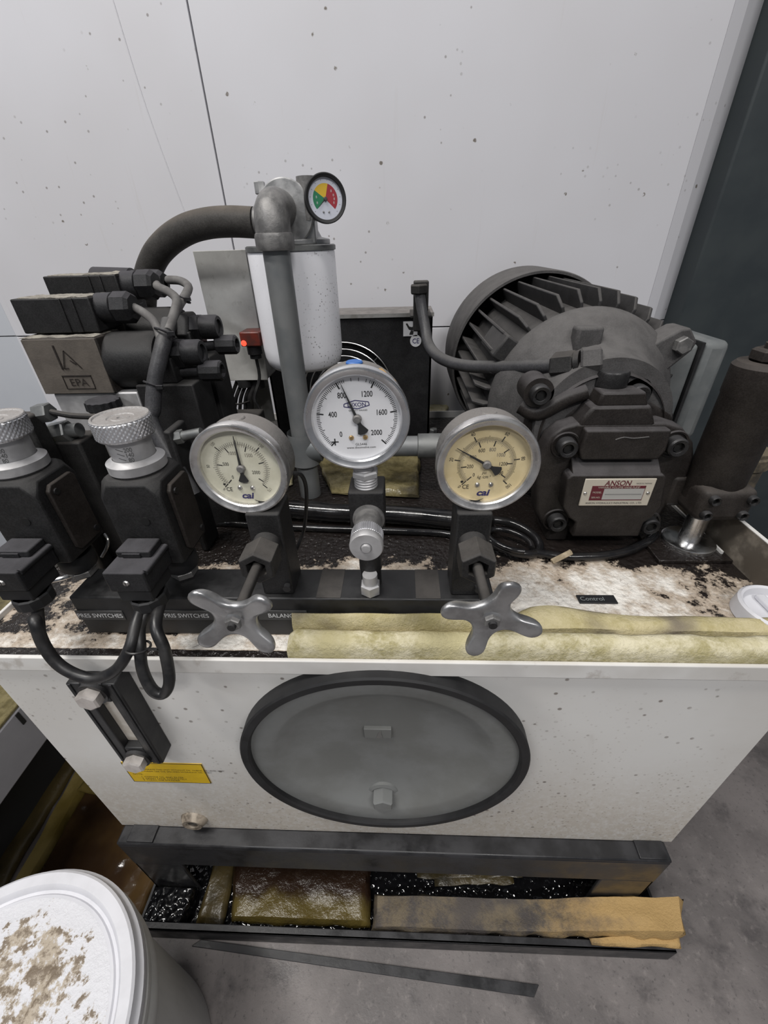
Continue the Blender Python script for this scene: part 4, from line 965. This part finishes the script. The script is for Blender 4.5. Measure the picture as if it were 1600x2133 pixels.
# ------------------------------------------------------------------ vane pump
pu = thing('vane_pump', 'dark cast vane pump with a cream nameplate bolted in front of the motor', 'pump', (.26,.50,ZT))
MB().lathe([(.088,.530),(.088,.512),(.080,.505),(.074,.497)], (AX,0,AZ-.010), (0,1,0), 48).build('mount_flange', 'pump_paint', pu)
# main casting
out = [(.1690,.7700),(.1780,.7980),(.1900,.8100),(.2060,.8155),(.3080,.8150),(.3300,.8080),(.3480,.7900),(.3555,.7720),(.3585,.7400),(.3480,.7120),(.3420,.6800),(.3350,.6640),(.3200,.6580),(.2300,.6580),(.2080,.6620),(.1880,.6720),(.1780,.6950),(.1730,.7300)]
MB().xz(out, .4720, .5000).build('body_casting', 'pump_paint', pu, bevel=.004, seg=3)
MB().xz([(.195,.690),(.335,.690),(.335,.815),(.300,.835),(.215,.835),(.195,.815)], .4990, .5320).build('rear_housing', 'pump_paint', pu, bevel=.008, seg=3)
# upper raised band between the two bolts
MB().xz([(.2130,.8120),(.2110,.7860),(.2150,.7740),(.3060,.7735),(.3110,.7860),(.3090,.8115)], .4590, .4730).build('upper_web', 'pump_paint', pu, bevel=.003, seg=3)
# lower face block carrying the nameplate
cm = MB(); fz = [(.2060,.7580),(.3140,.7575),(.3190,.7520),(.3260,.7120),(.3200,.6950),(.3120,.6880),(.3120,.6650),(.2250,.6650),(.2250,.6880),(.2150,.6950),(.2040,.7120),(.2010,.7520)]
cm.xz(fz, .4520, .4730).build('front_cover', 'pump_paint', pu, bevel=.0025, seg=3)
MB().prism([(.4525,.7560),(.4725,.7725),(.4725,.7480),(.4525,.7480)], (.2075,0,0), (0,1,0), (0,0,1), (.1050,0,0)).build('cover_ledge', 'pump_paint', pu, bevel=.0015)
def socket_bolt(p, r, dep, par, mat='bolt_black'):
    b_ = MB().lathe([(0,.0035),(r*.50,.0035),(r*.56,-.0005),(r*.86,-.0015),(r,.0005),(r,dep),(0,dep)], (p[0],p[1],p[2]), (0,1,0), 28).build('socket_bolt', mat, par)
    MB().lathe([(0,.0030),(r*.5,.0030),(r*.5,.0005)], (p[0],p[1],p[2]), (0,1,0), 6).build('hex_socket', 'dark_hole', b_)
for x, z in ((.1973,.7880),(.3243,.7884),(.2070,.6790),(.3290,.6745)):
    MB().lathe([(.0145,-.001),(.0165,-.0015),(.0175,.0005),(.0175,.006)], (x,.4715,z), (0,1,0), 32).build('bolt_boss', 'pump_paint', pu)
    socket_bolt((x,.4600,z), .0118, .014, pu)
for p in (at(1125,822,Y=.495), at(1330,822,Y=.495)):
    MB().cyl((p.x,.5000,p.z),(p.x,.535,p.z),.018,n=28).build('flange_lug', 'pump_paint', pu)
    socket_bolt((p.x,.4900,p.z), .0120, .014, pu)
lug = MB().tube([at(1085,845,Y=.515), at(1120,860,Y=.505), at(1180,830,Y=.50), at(1220,815,Y=.50)], .010, 12, 5).build('flange_rib', 'pump_paint', pu)
MB().prism([(.2230,.8340),(.2830,.8340),(.2760,.8510),(.2280,.8510)], (0,.4745,0), (1,0,0), (0,0,1), (0,.040,0)).build('port_boss', 'pump_paint', pu, bevel=.003)
MB().xz([(.205,.8100),(.298,.8100),(.285,.8360),(.220,.8360)], .4720, .515).build('boss_neck', 'pump_paint', pu, bevel=.004)
MB().lathe([(.016,0),(.0195,.0005),(.0195,.015),(.0180,.0175),(0,.018)], (.2460,.505,.8510), (0,0,1), 32).build('port_cap', 'bolt_black', pu)
pl = MB().box((.2222,.4503,.7148),(.3066,.4522,.7532)).build('nameplate', 'plate_cream', pu, bevel=.0008, label='cream metal nameplate')
nx0, nx1 = .2222, .3066
MB().text('ANSON', .0098, (.2625,.4500,.7475), (.9,0,0), (0,0,1), shear=.12, bold=.012).build('plate_brand', 'maroon', pl)
MB().box((.2325,.4499,.7400),(.2965,.45035,.7436)).box((.2325,.4499,.7240),(.2475,.45035,.7400)).box((.2325,.4499,.7232),(.2965,.45035,.7240)).box((.2961,.4499,.7232),(.2965,.45035,.7436)).build('plate_table', 'maroon', pl)
MB().box((.2477,.4500,.7242),(.2960,.45035,.7398)).build('plate_field', 'plate_grey', pl)
MB().text('VARIABLE VOLUME VANE PUMP', .0036, (.2645,.4497,.7418), (.98,0,0), (0,0,1)).text('MODEL', .0036, (.2400,.4497,.7348), (.9,0,0), (0,0,1)).text('SER.NO.', .0034, (.2400,.4497,.7275), (.9,0,0), (0,0,1)).build('plate_lettering', 'plate_cream', pl)
MB().text('ANSON HYDRAULICS INDUSTRIAL CO., LTD.', .0036, (.2640,.4500,.7190), (.95,0,0), (0,0,1)).text('MADE IN TAIWAN', .0026, (.2930,.4500,.7468), (.85,0,0), (0,0,1)).box((.2500,.4496,.7318),(.2940,.4499,.7320)).build('plate_print', 'ink_grey', pl)
for x in (.2262,.3018): MB().lathe([(0,-.0012),(.0016,-.0008),(.0022,0),(.0022,.001)], (x,.4502,.7330), (0,1,0), 14).build('rivet', 'steel', pl)
MB().tube([at(1282,916,Y=.4588), at(1300,911,Y=.4588), at(1320,913,Y=.4588), at(1352,910,Y=.4588)], .0008, 6, 4).build('casting_mark', 'bell_dust', pu)
MB().box((.2000,.4700,.6452),(.2280,.5250,.6720)).build('pump_foot', 'pump_paint', pu, bevel=.003)
# pressure compensator on the right
CXX, CYY = .3855, .4640
MB().lathe([(0,.7180),(.028,.7180),(.0305,.722),(.0305,.848),(.0315,.850),(.0315,.880),(.028,.884),(.018,.885)], (CXX,CYY,0), (0,0,1), 48).build('compensator', 'grime_brown', pu)
MB().hexn((CXX,CYY,.8845),(CXX,CYY,.8975),.0190).cyl((CXX,CYY,.897),(CXX,CYY,.903),.010,n=20).build('adjuster_nut', 'grime_brown', pu)
cbk = MB().box((CXX-.030,CYY-.034,.7020),(CXX+.034,CYY+.03,.7470)).build('compensator_block', 'grime_brown', pu, bevel=.010, seg=3)
for dx, z in ((-.018,.735),(-.020,.714),(.025,.735),(.022,.714)): socket_bolt((CXX+dx,CYY-.0375,z), .0062, .006, cbk)
MB().box((.340,.470,.700),(.372,.500,.745)).build('compensator_neck', 'grime_brown', pu, bevel=.006)
rd = thing('support_post', 'bright steel post with round flange under the pump compensator', 'post', (CXX,.4600,ZT))
MB().cyl((CXX-.002,.4600,ZT+.011),(CXX-.002,.4600,.7018),.0125,n=32).build('rod', 'chrome', rd)
MB().lathe([(0,.0045),(.0315,.0045),(.0315,.0095),(.029,.011),(.0125,.0115)], (CXX-.002,.4600,ZT+.0008), (0,0,1), 48).build('flange', 'chrome', rd)
MB().box((.328,.4215,ZT+.0004),(.4195,.560,ZT+.0050)).build('base_plate', 'tank_top', rd, bevel=.0008)
MB().box((.4120,.4350,ZT+.0050),(.4145,.56,ZT+.0090)).build('plate_edge', 'lip_paint', rd)

# ------------------------------------------------------------------ solenoid valves at the left
def solenoid(dx, dy, dz, label, front):
    v = thing('solenoid_valve', label, 'valve', (-.37+dx,.53+dy,.76+dz))
    def W(m_): return m_.mat4(Matrix.Translation((dx,dy,dz)))
    W(MB().box((-.4470,.5015,.8510),(-.3560,.5530,.9165))).build('coil_housing', 'grime_brown', v, bevel=.002)
    npl = W(MB().box((-.4460,.5000,.8520),(-.3570,.5016,.9155))).build('face_plate', 'brown_plate', v, bevel=.0006)
    mk = MB(); y0, y1 = .4992, .5001
    mk.box((-.4105,y0,.8815),(-.4085,y1,.9090)); mk.box((-.4145,y0,.8730),(-.3780,y1,.8745))
    mk.box((-.4145,y0,.8580),(-.4137,y1,.8735)); mk.box((-.4145,y0,.8580),(-.3780,y1,.8586)); mk.box((-.3788,y0,.8580),(-.3780,y1,.8735))
    mk.text('EPA', .0125, (-.3960,.4991,.8660), (1.1,0,0), (0,0,1))
    for a_, b_ in (((-.4070,.8825),(-.3990,.9030)),((-.3990,.9030),(-.3850,.8825)),((-.4070,.8825),(-.4010,.8825)),((-.3960,.8920),(-.3900,.8870))):
        A, B = Vector((a_[0],0,a_[1])), Vector((b_[0],0,b_[1])); d_ = (B-A).normalized(); n_ = Vector((-d_.z,0,d_.x))*.0007
        mk.add([q+Vector((0,y0,0)) for q in (A-n_,B-n_,B+n_,A+n_)], [(0,1,2,3)])
    W(mk).build('embossed_mark', 'grime_brown', npl)
    pad('dust_layer', [Vector((dx-.4460,dy+.503,dz+.9163)),Vector((dx-.3570,dy+.503,dz+.9163)),Vector((dx-.3570,dy+.552,dz+.9163)),Vector((dx-.4460,dy+.552,dz+.9163))], .0015, 'dust_crust', v, 30, 8, .0016, 3+dx, 60)
    W(MB().lathe([(0,-.002),(.033,0),(.0335,.003),(.0335,.056),(.031,.060),(0,.060)], (-.3565,.5320,.8840), (1,0,0), 48)).build('coil', 'valve_black', v)
    W(MB().hexn((-.2975,.532,.8870),(-.2800,.532,.8870),.0265)).build('coil_nut', 'valve_black', v, bevel=.001)
    W(MB().box((-.2990,.508,.8600),(-.2780,.556,.8900))).build('end_block', 'valve_black', v, bevel=.002)
    W(MB().hexn((-.2805,.527,.8925),(-.2670,.527,.8925),.0165)).build('lock_nut', 'plastic_black', v)
    W(MB().lathe([(0,.019),(.009,.019),(.0095,.022),(.0135,.022),(.0150,.019),(.0150,0)], (-.2670,.527,.8925), (1,0,0), 24)).build('manual_knob', 'plastic_black', v)
    W(MB().tube([(-.279,.527,.8680),(-.262,.527,.8690),(-.252,.527,.8695)], .0062, 12, 2)).build('port_neck', 'plastic_black', v)
    W(MB().lathe([(0,0),(.0095,0),(.0125,.003),(.0125,.027),(.0105,.029),(.008,.029),(.008,.024),(0,.024)], (-.2545,.527,.8700), (1,0,0), 10)).build('override_nut', 'plastic_black', v, angle=20)
    W(MB().box((-.3300,.5030,.7620-dz),(-.2570,.5550,.8600))).build('valve_body', 'valve_black', v, bevel=.002)
    W(MB().box((-.4400,.5045,.7620-dz),(-.3310,.5500,.8512))).build('body_block', 'alu_dull' if front else 'valve_black', v, bevel=.002)
    # plug on top
    pg_ = W(MB().box((-.4505,.5160,.9195),(-.3570,.5610,.9565))).build('coil_plug', 'valve_black', v, bevel=.0015)
    for x0, x1 in ((-.4300,-.3905),(-.3830,-.3760)):
        W(MB().box((x0,.5142,.9200),(x1,.5165,.9560))).build('plug_rib', 'valve_black', pg_, bevel=.0008)
    pad('dust_layer', [Vector((dx-.4440,dy+.517,dz+.9563)),Vector((dx-.3570,dy+.517,dz+.9563)),Vector((dx-.3570,dy+.560,dz+.9563)),Vector((dx-.4440,dy+.560,dz+.9563))], .0012, 'dust_crust', pg_, 30, 8, .0020, 8+dx, 70)
    W(MB().lathe([(.0165,0),(.0165,.0185),(.0150,.0195)], (-.3590,.536,.9430), (1,0,0), 26)).build('plug_gland', 'plastic_black', v)
    W(MB().lathe([(.0150,0),(.0175,.0015),(.0175,.0180),(.0140,.0220),(.005,.0225)], (-.3400,.536,.9430), (1,0,0), 8)).build('gland_nut', 'plastic_black', v, angle=20)
    return v
solenoid(0, 0, 0, 'front solenoid valve with a brown embossed face plate at the left edge', True)
solenoid(.002, .062, .019, 'rear solenoid valve with dusty plug behind the embossed one', False)
gl3 = thing('cable_connector', 'black dusty cable connector rearmost above the solenoid valves', 'connector', (-.33,.64,.96))
c0 = at(305,590,Y=.655); c1 = at(340,588,Y=.655)
MB().lathe([(.012,-.02),(.0165,0),(.0175,.002),(.0175,.022),(.0140,.027),(.005,.028)], c0, (1,0,-.05), 8).build('nut', 'plastic_black', gl3, angle=20)
MB().lathe([(0,-.07),(.0185,-.07),(.0185,-.018),(.016,-.016),(.012,-.002)], c0, (1,0,-.05), 24).build('shell', 'plastic_black', gl3)
MB().box((c0.x-.06,.640,.78),(c0.x-.02,.676,.965)).build('pillar', 'valve_black', gl3, bevel=.002)
sp = thing('valve_subplate', 'dark steel subplate block under the solenoid valves', 'manifold', (-.36,.59,ZT))
MB().box((-.4620,.5040,ZT+.0005),(-.2420,.7000,.7615)).build('block', 'grime', sp, bevel=.003)
MB().hexn((-.300,.5045,.735),(-.300,.492,.735),.012).build('port_plug', 'grime', sp)
lk = thing('lock_knob', 'small black scalloped knob below the embossed solenoid face', 'knob', (-.363,.482,.80))
MB().lathe([(0,.0125),(.016,.0125),(.0185,.011),(.0190,.0015),(.0175,0),(0,0)], (-.363,.482,.8380), (0,0,1), 72, mod=lambda r, h, a, k: r*(1+.05*math.cos(a*14)) if r > .017 else r).build('grip', 'plastic_black', lk)
MB().cyl((-.363,.482,.66),(-.363,.482,.8385),.010,n=20).build('shank', 'grime', lk)
# small fittings in front of the subplate
ft = thing('pipe_fitting', 'dusty hex pipe fitting with a thin rod left of the right switch knob', 'fitting', (-.385,.42,ZT))
a, b = at(78,862,Y=.425), at(106,858,Y=.425)
MB().hexn(a, b, .0105).build('nut', 'galvanised', ft)
MB().tube([b, at(150,866,Y=.425), at(200,868,Y=.425), at(262,870,Y=.43)], .0032, 10, 3).build('rod', 'grime', ft)
MB().box((a.x-.03,.402,ZT+.0005),(a.x+.006,.4245,a.z+.004)).build('block', 'grime', ft, bevel=.003)
f2 = thing('pipe_fitting', 'dusty grey hex nut fitting between the two switch knobs', 'fitting', (-.36,.44,ZT))
a = at(108,905,Y=.44); b = at(146,897,Y=.44)
MB().hexn(a, b, .0130).cyl(b, b+Vector((.012,0,.001)), .008, n=16).build('nut', 'galvanised', f2)
MB().box((a.x-.02,.4300,ZT+.0005),(b.x+.012,.47,a.z-.006)).build('block', 'grime', f2, bevel=.003)
f3 = thing('pipe_fitting', 'small steel hex fitting behind the top of the cream gauge', 'fitting', (-.26,.46,.80))
a = at(362,912,Y=.455); b = at(398,905,Y=.455)
MB().hexn(a, a+(b-a)*.55, .0085).cyl(a+(b-a)*.5, b+(b-a)*.6, .0058, n=16).build('nut', 'galvanised', f3)
MB().box((a.x-.006,.445,ZT+.0005),(a.x+.004,.485,a.z+.012)).build('block', 'valve_black', f3, bevel=.003)
# grey leads and loom
lead_lab = 'grey dusty lead running from the %s into the bundled loom'
J = at(350,690,Y=.505)
cable('valve_lead', [(-.3190,.536,.9430), at(300,652,Y=.530), at(322,672,Y=.520), at(334,705,Y=.508), at(330,740,Y=.502)], .0050, 'grey_cable', lead_lab % 'front solenoid plug', None, 12)
cable('valve_lead', [(-.3160,.598,.9620), at(330,598,Y=.585), at(355,610,Y=.575), at(368,626,Y=.56), at(362,655,Y=.54), at(350,690,Y=.515)], .0052, 'grey_cable', lead_lab % 'rear solenoid plug', None, 12)
cable('valve_lead', [at(350,583,Y=.652), at(375,585,Y=.64), at(392,596,Y=.625), at(388,612,Y=.60), at(374,634,Y=.57), at(356,672,Y=.535), at(346,720,Y=.515)], .0054, 'grey_cable', lead_lab % 'rearmost connector', None, 12)
tag(MB().tube([at(352,672,Y=.532), at(341,712,Y=.508), at(331,755,Y=.495), at(322,800,Y=.485), at(319,850,Y=.475), at(320,890,Y=.465), (-.262,.44,.74)], .0088, 18, 8).build('cable_loom', 'loom', None, angle=60), 'grey bundled cable loom running down beside the solenoid coils', 'cable')
for (x, y, Y, wh) in ((378,622,.585,'top of the'),(343,692,.512,'middle of the'),(320,802,.485,'lower end of the')):
    c0 = at(x, y, Y=Y); tm = MB().torus(c0, (at(x-6,y+20,Y=Y-.005)-c0), .0105, .0013, 24, 6); tm.box(c0+Vector((.008,-.011,-.002)), c0+Vector((.016,-.008,.002)))
    tag(tm.build('cable_tie', 'plastic_black'), 'cable tie at the %s valve lead loom' % wh, 'cable tie')

# ------------------------------------------------------------------ on the tank top
def flat(pts_px, Z): return [at(x, y, Z=Z) for x, y in pts_px]
q = flat([(690,1032),(760,1036),(770,955),(655,950)], ZT+.0006)
tag(pad('absorbent_pad', q, .012, 'felt_soaked', None, 20, 14, .005, 1, 22), 'oil soaked yellow pad on the tank top behind the white faced gauge stem', 'absorbent pad')
q = flat([(772,1036),(872,1040),(876,950),(778,948)], ZT+.0006)
tag(pad('absorbent_pad', q, .014, 'felt_soaked', None, 20, 14, .006, 4, 26), 'wet mottled pad on the tank top under the horizontal steel pipe', 'absorbent pad')
q = flat([(560,1030),(612,1012),(612,940),(560,940)], ZT+.0006)
tag(pad('absorbent_pad', q, .010, 'felt_yellow', None, 12, 12, .003, 7, 22), 'corner of a yellow pad showing right of the cream gauge', 'absorbent pad')
q = flat([(890,868),(930,868),(935,842),(895,840)], ZT+.0006)
tag(pad('absorbent_pad', q, .010, 'felt_yellow', None, 12, 8, .003, 9, 22), 'strip of yellow pad behind the cooler near the wall', 'absorbent pad')
# hoses and cords
tag(MB().tube([(-.2400,.545,ZT+.0150)]+[at(p[0], p[1], Z=ZT+.015) for p in ((590,1059),(700,1068),(820,1072),(930,1082),(985,1090))]+[(.125,.480,ZT+.015)], .0145, 20, 6).build('oil_hose', 'wet_black', None, angle=60), 'thick shiny black hose lying across the tank top behind the gauge valves', 'hose')
tag(MB().tube([(-.39,.497,ZT+.0055)]+[at(p[0], p[1], Z=ZT+.0055) for p in ((430,1088),(560,1096),(700,1102),(820,1106),(930,1112))]+[(.09,.46,ZT+.0055)], .0048, 12, 6).build('thin_hose', 'wet_black', None, angle=60), 'thin black cord lying in the oil in front of the thick hose', 'hose')
def loop(c, rx_, ry_, rot, n_=18, a0=0, a1=2*PI, z=.006, dz=0):
    out = []
    for i in range(n_+1):
        a_ = a0+(a1-a0)*i/n_; x, y = rx_*math.cos(a_), ry_*math.sin(a_)
        out.append((c[0]+x*math.cos(rot)-y*math.sin(rot), c[1]+x*math.sin(rot)+y*math.cos(rot), ZT+z+dz*math.sin(a_*.5)))
    return out
cl = at(1085,1115,Z=ZT)
tag(MB().tube(loop((.146,.462), .042, .030, rad(-35), 18, 0, 1.9*PI, .006, .012), .0058, 12, 4).build('coiled_cord', 'wet_black', None, angle=60), 'shiny black coiled cord lying beside the pump, outer turn', 'cable')
tag(MB().tube(loop((.143,.448), .030, .019, rad(-35), 16, .2, 1.8*PI, .0155, .004), .0038, 10, 4).build('coiled_cord', 'wet_black', None, angle=60), 'thinner inner turn of black cord inside the coil beside the pump', 'cable')
tag(MB().tube([(.170,.438,ZT+.006)]+[at(p[0], p[1], Z=ZT+.006) for p in ((1160,1158),(1210,1160),(1270,1156),(1320,1143),(1362,1118))]+[(.352,.49,ZT+.006)], .0058, 12, 6).build('pump_cord', 'wet_black', None, angle=60), 'black cord curving on the tank top under the pump nameplate', 'cable')
sa, sb = at(1150,1170,Z=ZT+.010), at(1190,1150,Z=ZT+.020)
tag(MB().tube([sa, (sa+sb)/2, sb], .0038, 6, 1).build('wood_stick', 'wood', None, angle=20), 'short piece of pale wood leaning on the cord below the pump', 'stick')
tag(MB().tube([at(606,985,Y=.34), at(628,990,Y=.345), at(638,1020,Y=.352), at(637,1075,Y=.365), at(630,1115,Y=.372), at(616,1150,Y=.372), at(606,1180,Z=ZT+.003)], .0020, 8, 6).build('gauge_wire', 'cable_black', None, angle=60), 'thin black wire hanging down right of the cream gauge', 'wire')

# ------------------------------------------------------------------ drip tray, pads, bucket on the floor
tr = thing('drip_tray', 'shallow black steel drip tray under the tank', 'tray', (0,.55,0))
MB().box((-.455,.1860,.0005),(.434,.985,.0040)).build('tray_floor', 'wet_black', tr)
MB().box((-.455,.1845,.0005),(.434,.1885,.0430)).box((-.455,.1845,.0400),(.434,.1960,.0430)).build('front_wall', 'rail_paint', tr, bevel=.001)
MB().box((.4300,.1885,.0040),(.434,.985,.0300)).build('side_wall', 'rail_paint', tr)
MB().box((-.455,.1885,.0040),(-.451,.985,.0300)).build('side_wall', 'rail_paint', tr)
MB().box((-.451,.981,.0040),(.430,.985,.0430)).build('back_wall', 'rail_paint', tr)
MB().box((-.451,.1890,.0040),(.430,.981,.0120)).build('oil_film', 'oil_black', tr)
def pz(pts, Z): return [at(x, y, Z=Z) for x, y in pts]
P = pz([(480,1917),(770,1927),(772,1800),(484,1790)], .040)
tag(pad('floor_pad', [Vector((p.x,max(p.y,.1995),.0125)) for p in P], .030, 'pad_mix', None, 30, 16, .004, 11, 20), 'square brown and olive oil pad lying in the drip tray below the clean-out cover', 'absorbent pad')
P = pz([(778,1950),(1412,1978),(1440,1925),(1390,1838),(1100,1858),(778,1852)], .055)
def goldtop(p): return .010*max(0, (p.x-.25)/.2)-.012*math.exp(-((p.x-.19)/.10)**2)+.004*math.sin(p.x*40+p.y*30)*max(0, min(1, (p.x-.3)*8))
tag(pad('floor_pad', [Vector((-.0530,.1970,.0125)),Vector((.4470,.1985,.0380)),Vector((.4640,.2470,.0380)),Vector((-.0540,.2420,.0125))], .034, 'felt_tan', None, 60, 14, .0050, 12, 22, top=goldtop, rag=2), 'long grey pad with golden right end lying over the tray edge', 'absorbent pad')
tag(pad('floor_pad', [Vector((.3000,.1885,.0432)),Vector((.4420,.1890,.0432)),Vector((.4460,.2100,.0432)),Vector((.3000,.1965,.0432))], .010, 'felt_tan', None, 30, 6, .002, 14, 26), 'thin golden folded layer under the right end of the long grey pad', 'absorbent pad')
for i, (y0_, z_, x1_, lab) in enumerate(((.262,.016,.20,'lowest'),(.268,.030,.215,'middle'),(.275,.044,.225,'uppermost'))):
    tag(pad('floor_pad', [Vector((.055-.03*i,y0_,z_)),Vector((x1_,y0_+.006,z_+.004)),Vector((x1_,y0_+.15,z_+.004)),Vector((.055-.03*i,y0_+.15,z_))], .008, 'pad_dark', None, 24, 10, .003, 20+i, 24), lab+' of three thin dark pads stacked under the base rail', 'absorbent pad')
tag(pad('floor_pad', [Vector((-.4480,.1930,.0125)),Vector((-.3780,.1930,.0125)),Vector((-.3700,.2440,.0125)),Vector((-.4480,.2440,.0125))], .030, 'oil_black', None, 20, 14, .003, 30, 30), 'glistening black oil soaked pad at the left end of the tray', 'absorbent pad')
tag(pad('floor_pad', [Vector((-.3600,.2000,.0125)),Vector((-.3120,.2000,.0125)),Vector((-.3250,.3300,.0125)),Vector((-.3600,.3300,.0125))], .012, 'pad_dark', None, 12, 12, .003, 31, 30), 'dark narrow pad between the black pad and the brown pad in the tray', 'absorbent pad')
# left of the tank
P = pz([(45,1850),(310,1850),(270,1640),(150,1640)], .02)
tag(pad('floor_pad', [Vector((-.690,.180,.001)),Vector((-.458,.180,.001)),Vector((-.458,.405,.001)),Vector((-.690,.405,.001))], .022, 'pad_brown', None, 40, 40, .004, 40, 12), 'large dimpled brown oil soaked pad on the floor left of the tank', 'absorbent pad')
tag(pad('floor_pad', [Vector((-.700,.395,.0235)),Vector((-.458,.360,.0235)),Vector((-.458,.470,.0235)),Vector((-.700,.455,.0235))], .012, 'pad_olive', None, 30, 14, .004, 41, 18), 'olive yellow pad lying on the far end of the brown pad', 'absorbent pad')
tag(pad('floor_pad', [Vector((-.715,.150,.001)),Vector((-.693,.150,.001)),Vector((-.693,.460,.001)),Vector((-.740,.460,.001))], .026, 'pad_olive', None, 8, 30, .004, 42, 18), 'narrow olive pad edge along the left side of the brown pad', 'absorbent pad')
tag(pad('floor_pad', [Vector((-.960,.120,.001)),Vector((-.742,.120,.001)),Vector((-.760,.700,.001)),Vector((-.960,.700,.001))], .016, 'pad_dark', None, 20, 30, .006, 43, 12), 'dark stained pad on the floor under the grey machine base', 'absorbent pad')
# flat bar on the floor
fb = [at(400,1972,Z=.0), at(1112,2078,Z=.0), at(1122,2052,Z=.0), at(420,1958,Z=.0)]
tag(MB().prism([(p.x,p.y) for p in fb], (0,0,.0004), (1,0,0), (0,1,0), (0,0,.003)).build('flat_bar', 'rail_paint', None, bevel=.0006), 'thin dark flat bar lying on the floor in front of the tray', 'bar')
bk = thing('plastic_bucket', 'white plastic bucket with dirt caked lid in the lower left corner', 'bucket', (-.4065,.0255,0))
BX, BY = -.4065, .0255
MB().lathe([(0,.0005),(.126,.0005),(.130,.004),(.1375,.300),(.1445,.301),(.1455,.305),(.1455,.316),(.1440,.320),(.1395,.321),(.1410,.335),(.1475,.336),(.1485,.340),(.1480,.346),(.1420,.348),(.1420,.358)], (BX,BY,0), (0,0,1), 96).build('pail', 'bucket_side', bk)
lid = MB().lathe([(.1465,.350),(.1480,.352),(.1485,.362),(.1465,.364),(.1450,.367),(.1440,.3735),(.1415,.3755),(.1310,.3755),(.1290,.3735),(.1270,.3685),(.1240,.3680),(.1225,.3700),(.1190,.3705)], (BX,BY,0), (0,0,1), 96).build('lid_rim', 'lid_white', bk)
nR, nA = 26, 72; vs = [(BX,BY,.3705)]; fs = []
for i in range(1, nR+1):
    r = .1195*i/nR
    for k in range(nA):
        a_ = 2*PI*k/nA; x, y = BX+r*math.cos(a_), BY+r*math.sin(a_); dd = math.hypot(x+.405, y-.020)
        core = max(0, min(1, (.125-dd)/.05)); edge = min(1, (nR-i)/4)
        z = .3705+edge*core*(max(0, mnoise.noise(Vector((x*55, y*38, 1.3))))*.006+max(0, mnoise.noise(Vector((x*130, y*110, 4.3))))*.0035)
        vs.append((x, y, z))
for k in range(nA): fs.append((0, 1+k, 1+(k+1) % nA))
for i in range(nR-1):
    for k in range(nA):
        j = (k+1) % nA; fs.append((1+i*nA+k, 1+(i+1)*nA+k, 1+(i+1)*nA+j, 1+i*nA+j))
MB().add(vs, fs).build('lid_panel', 'lid_dirty', bk, angle=60)
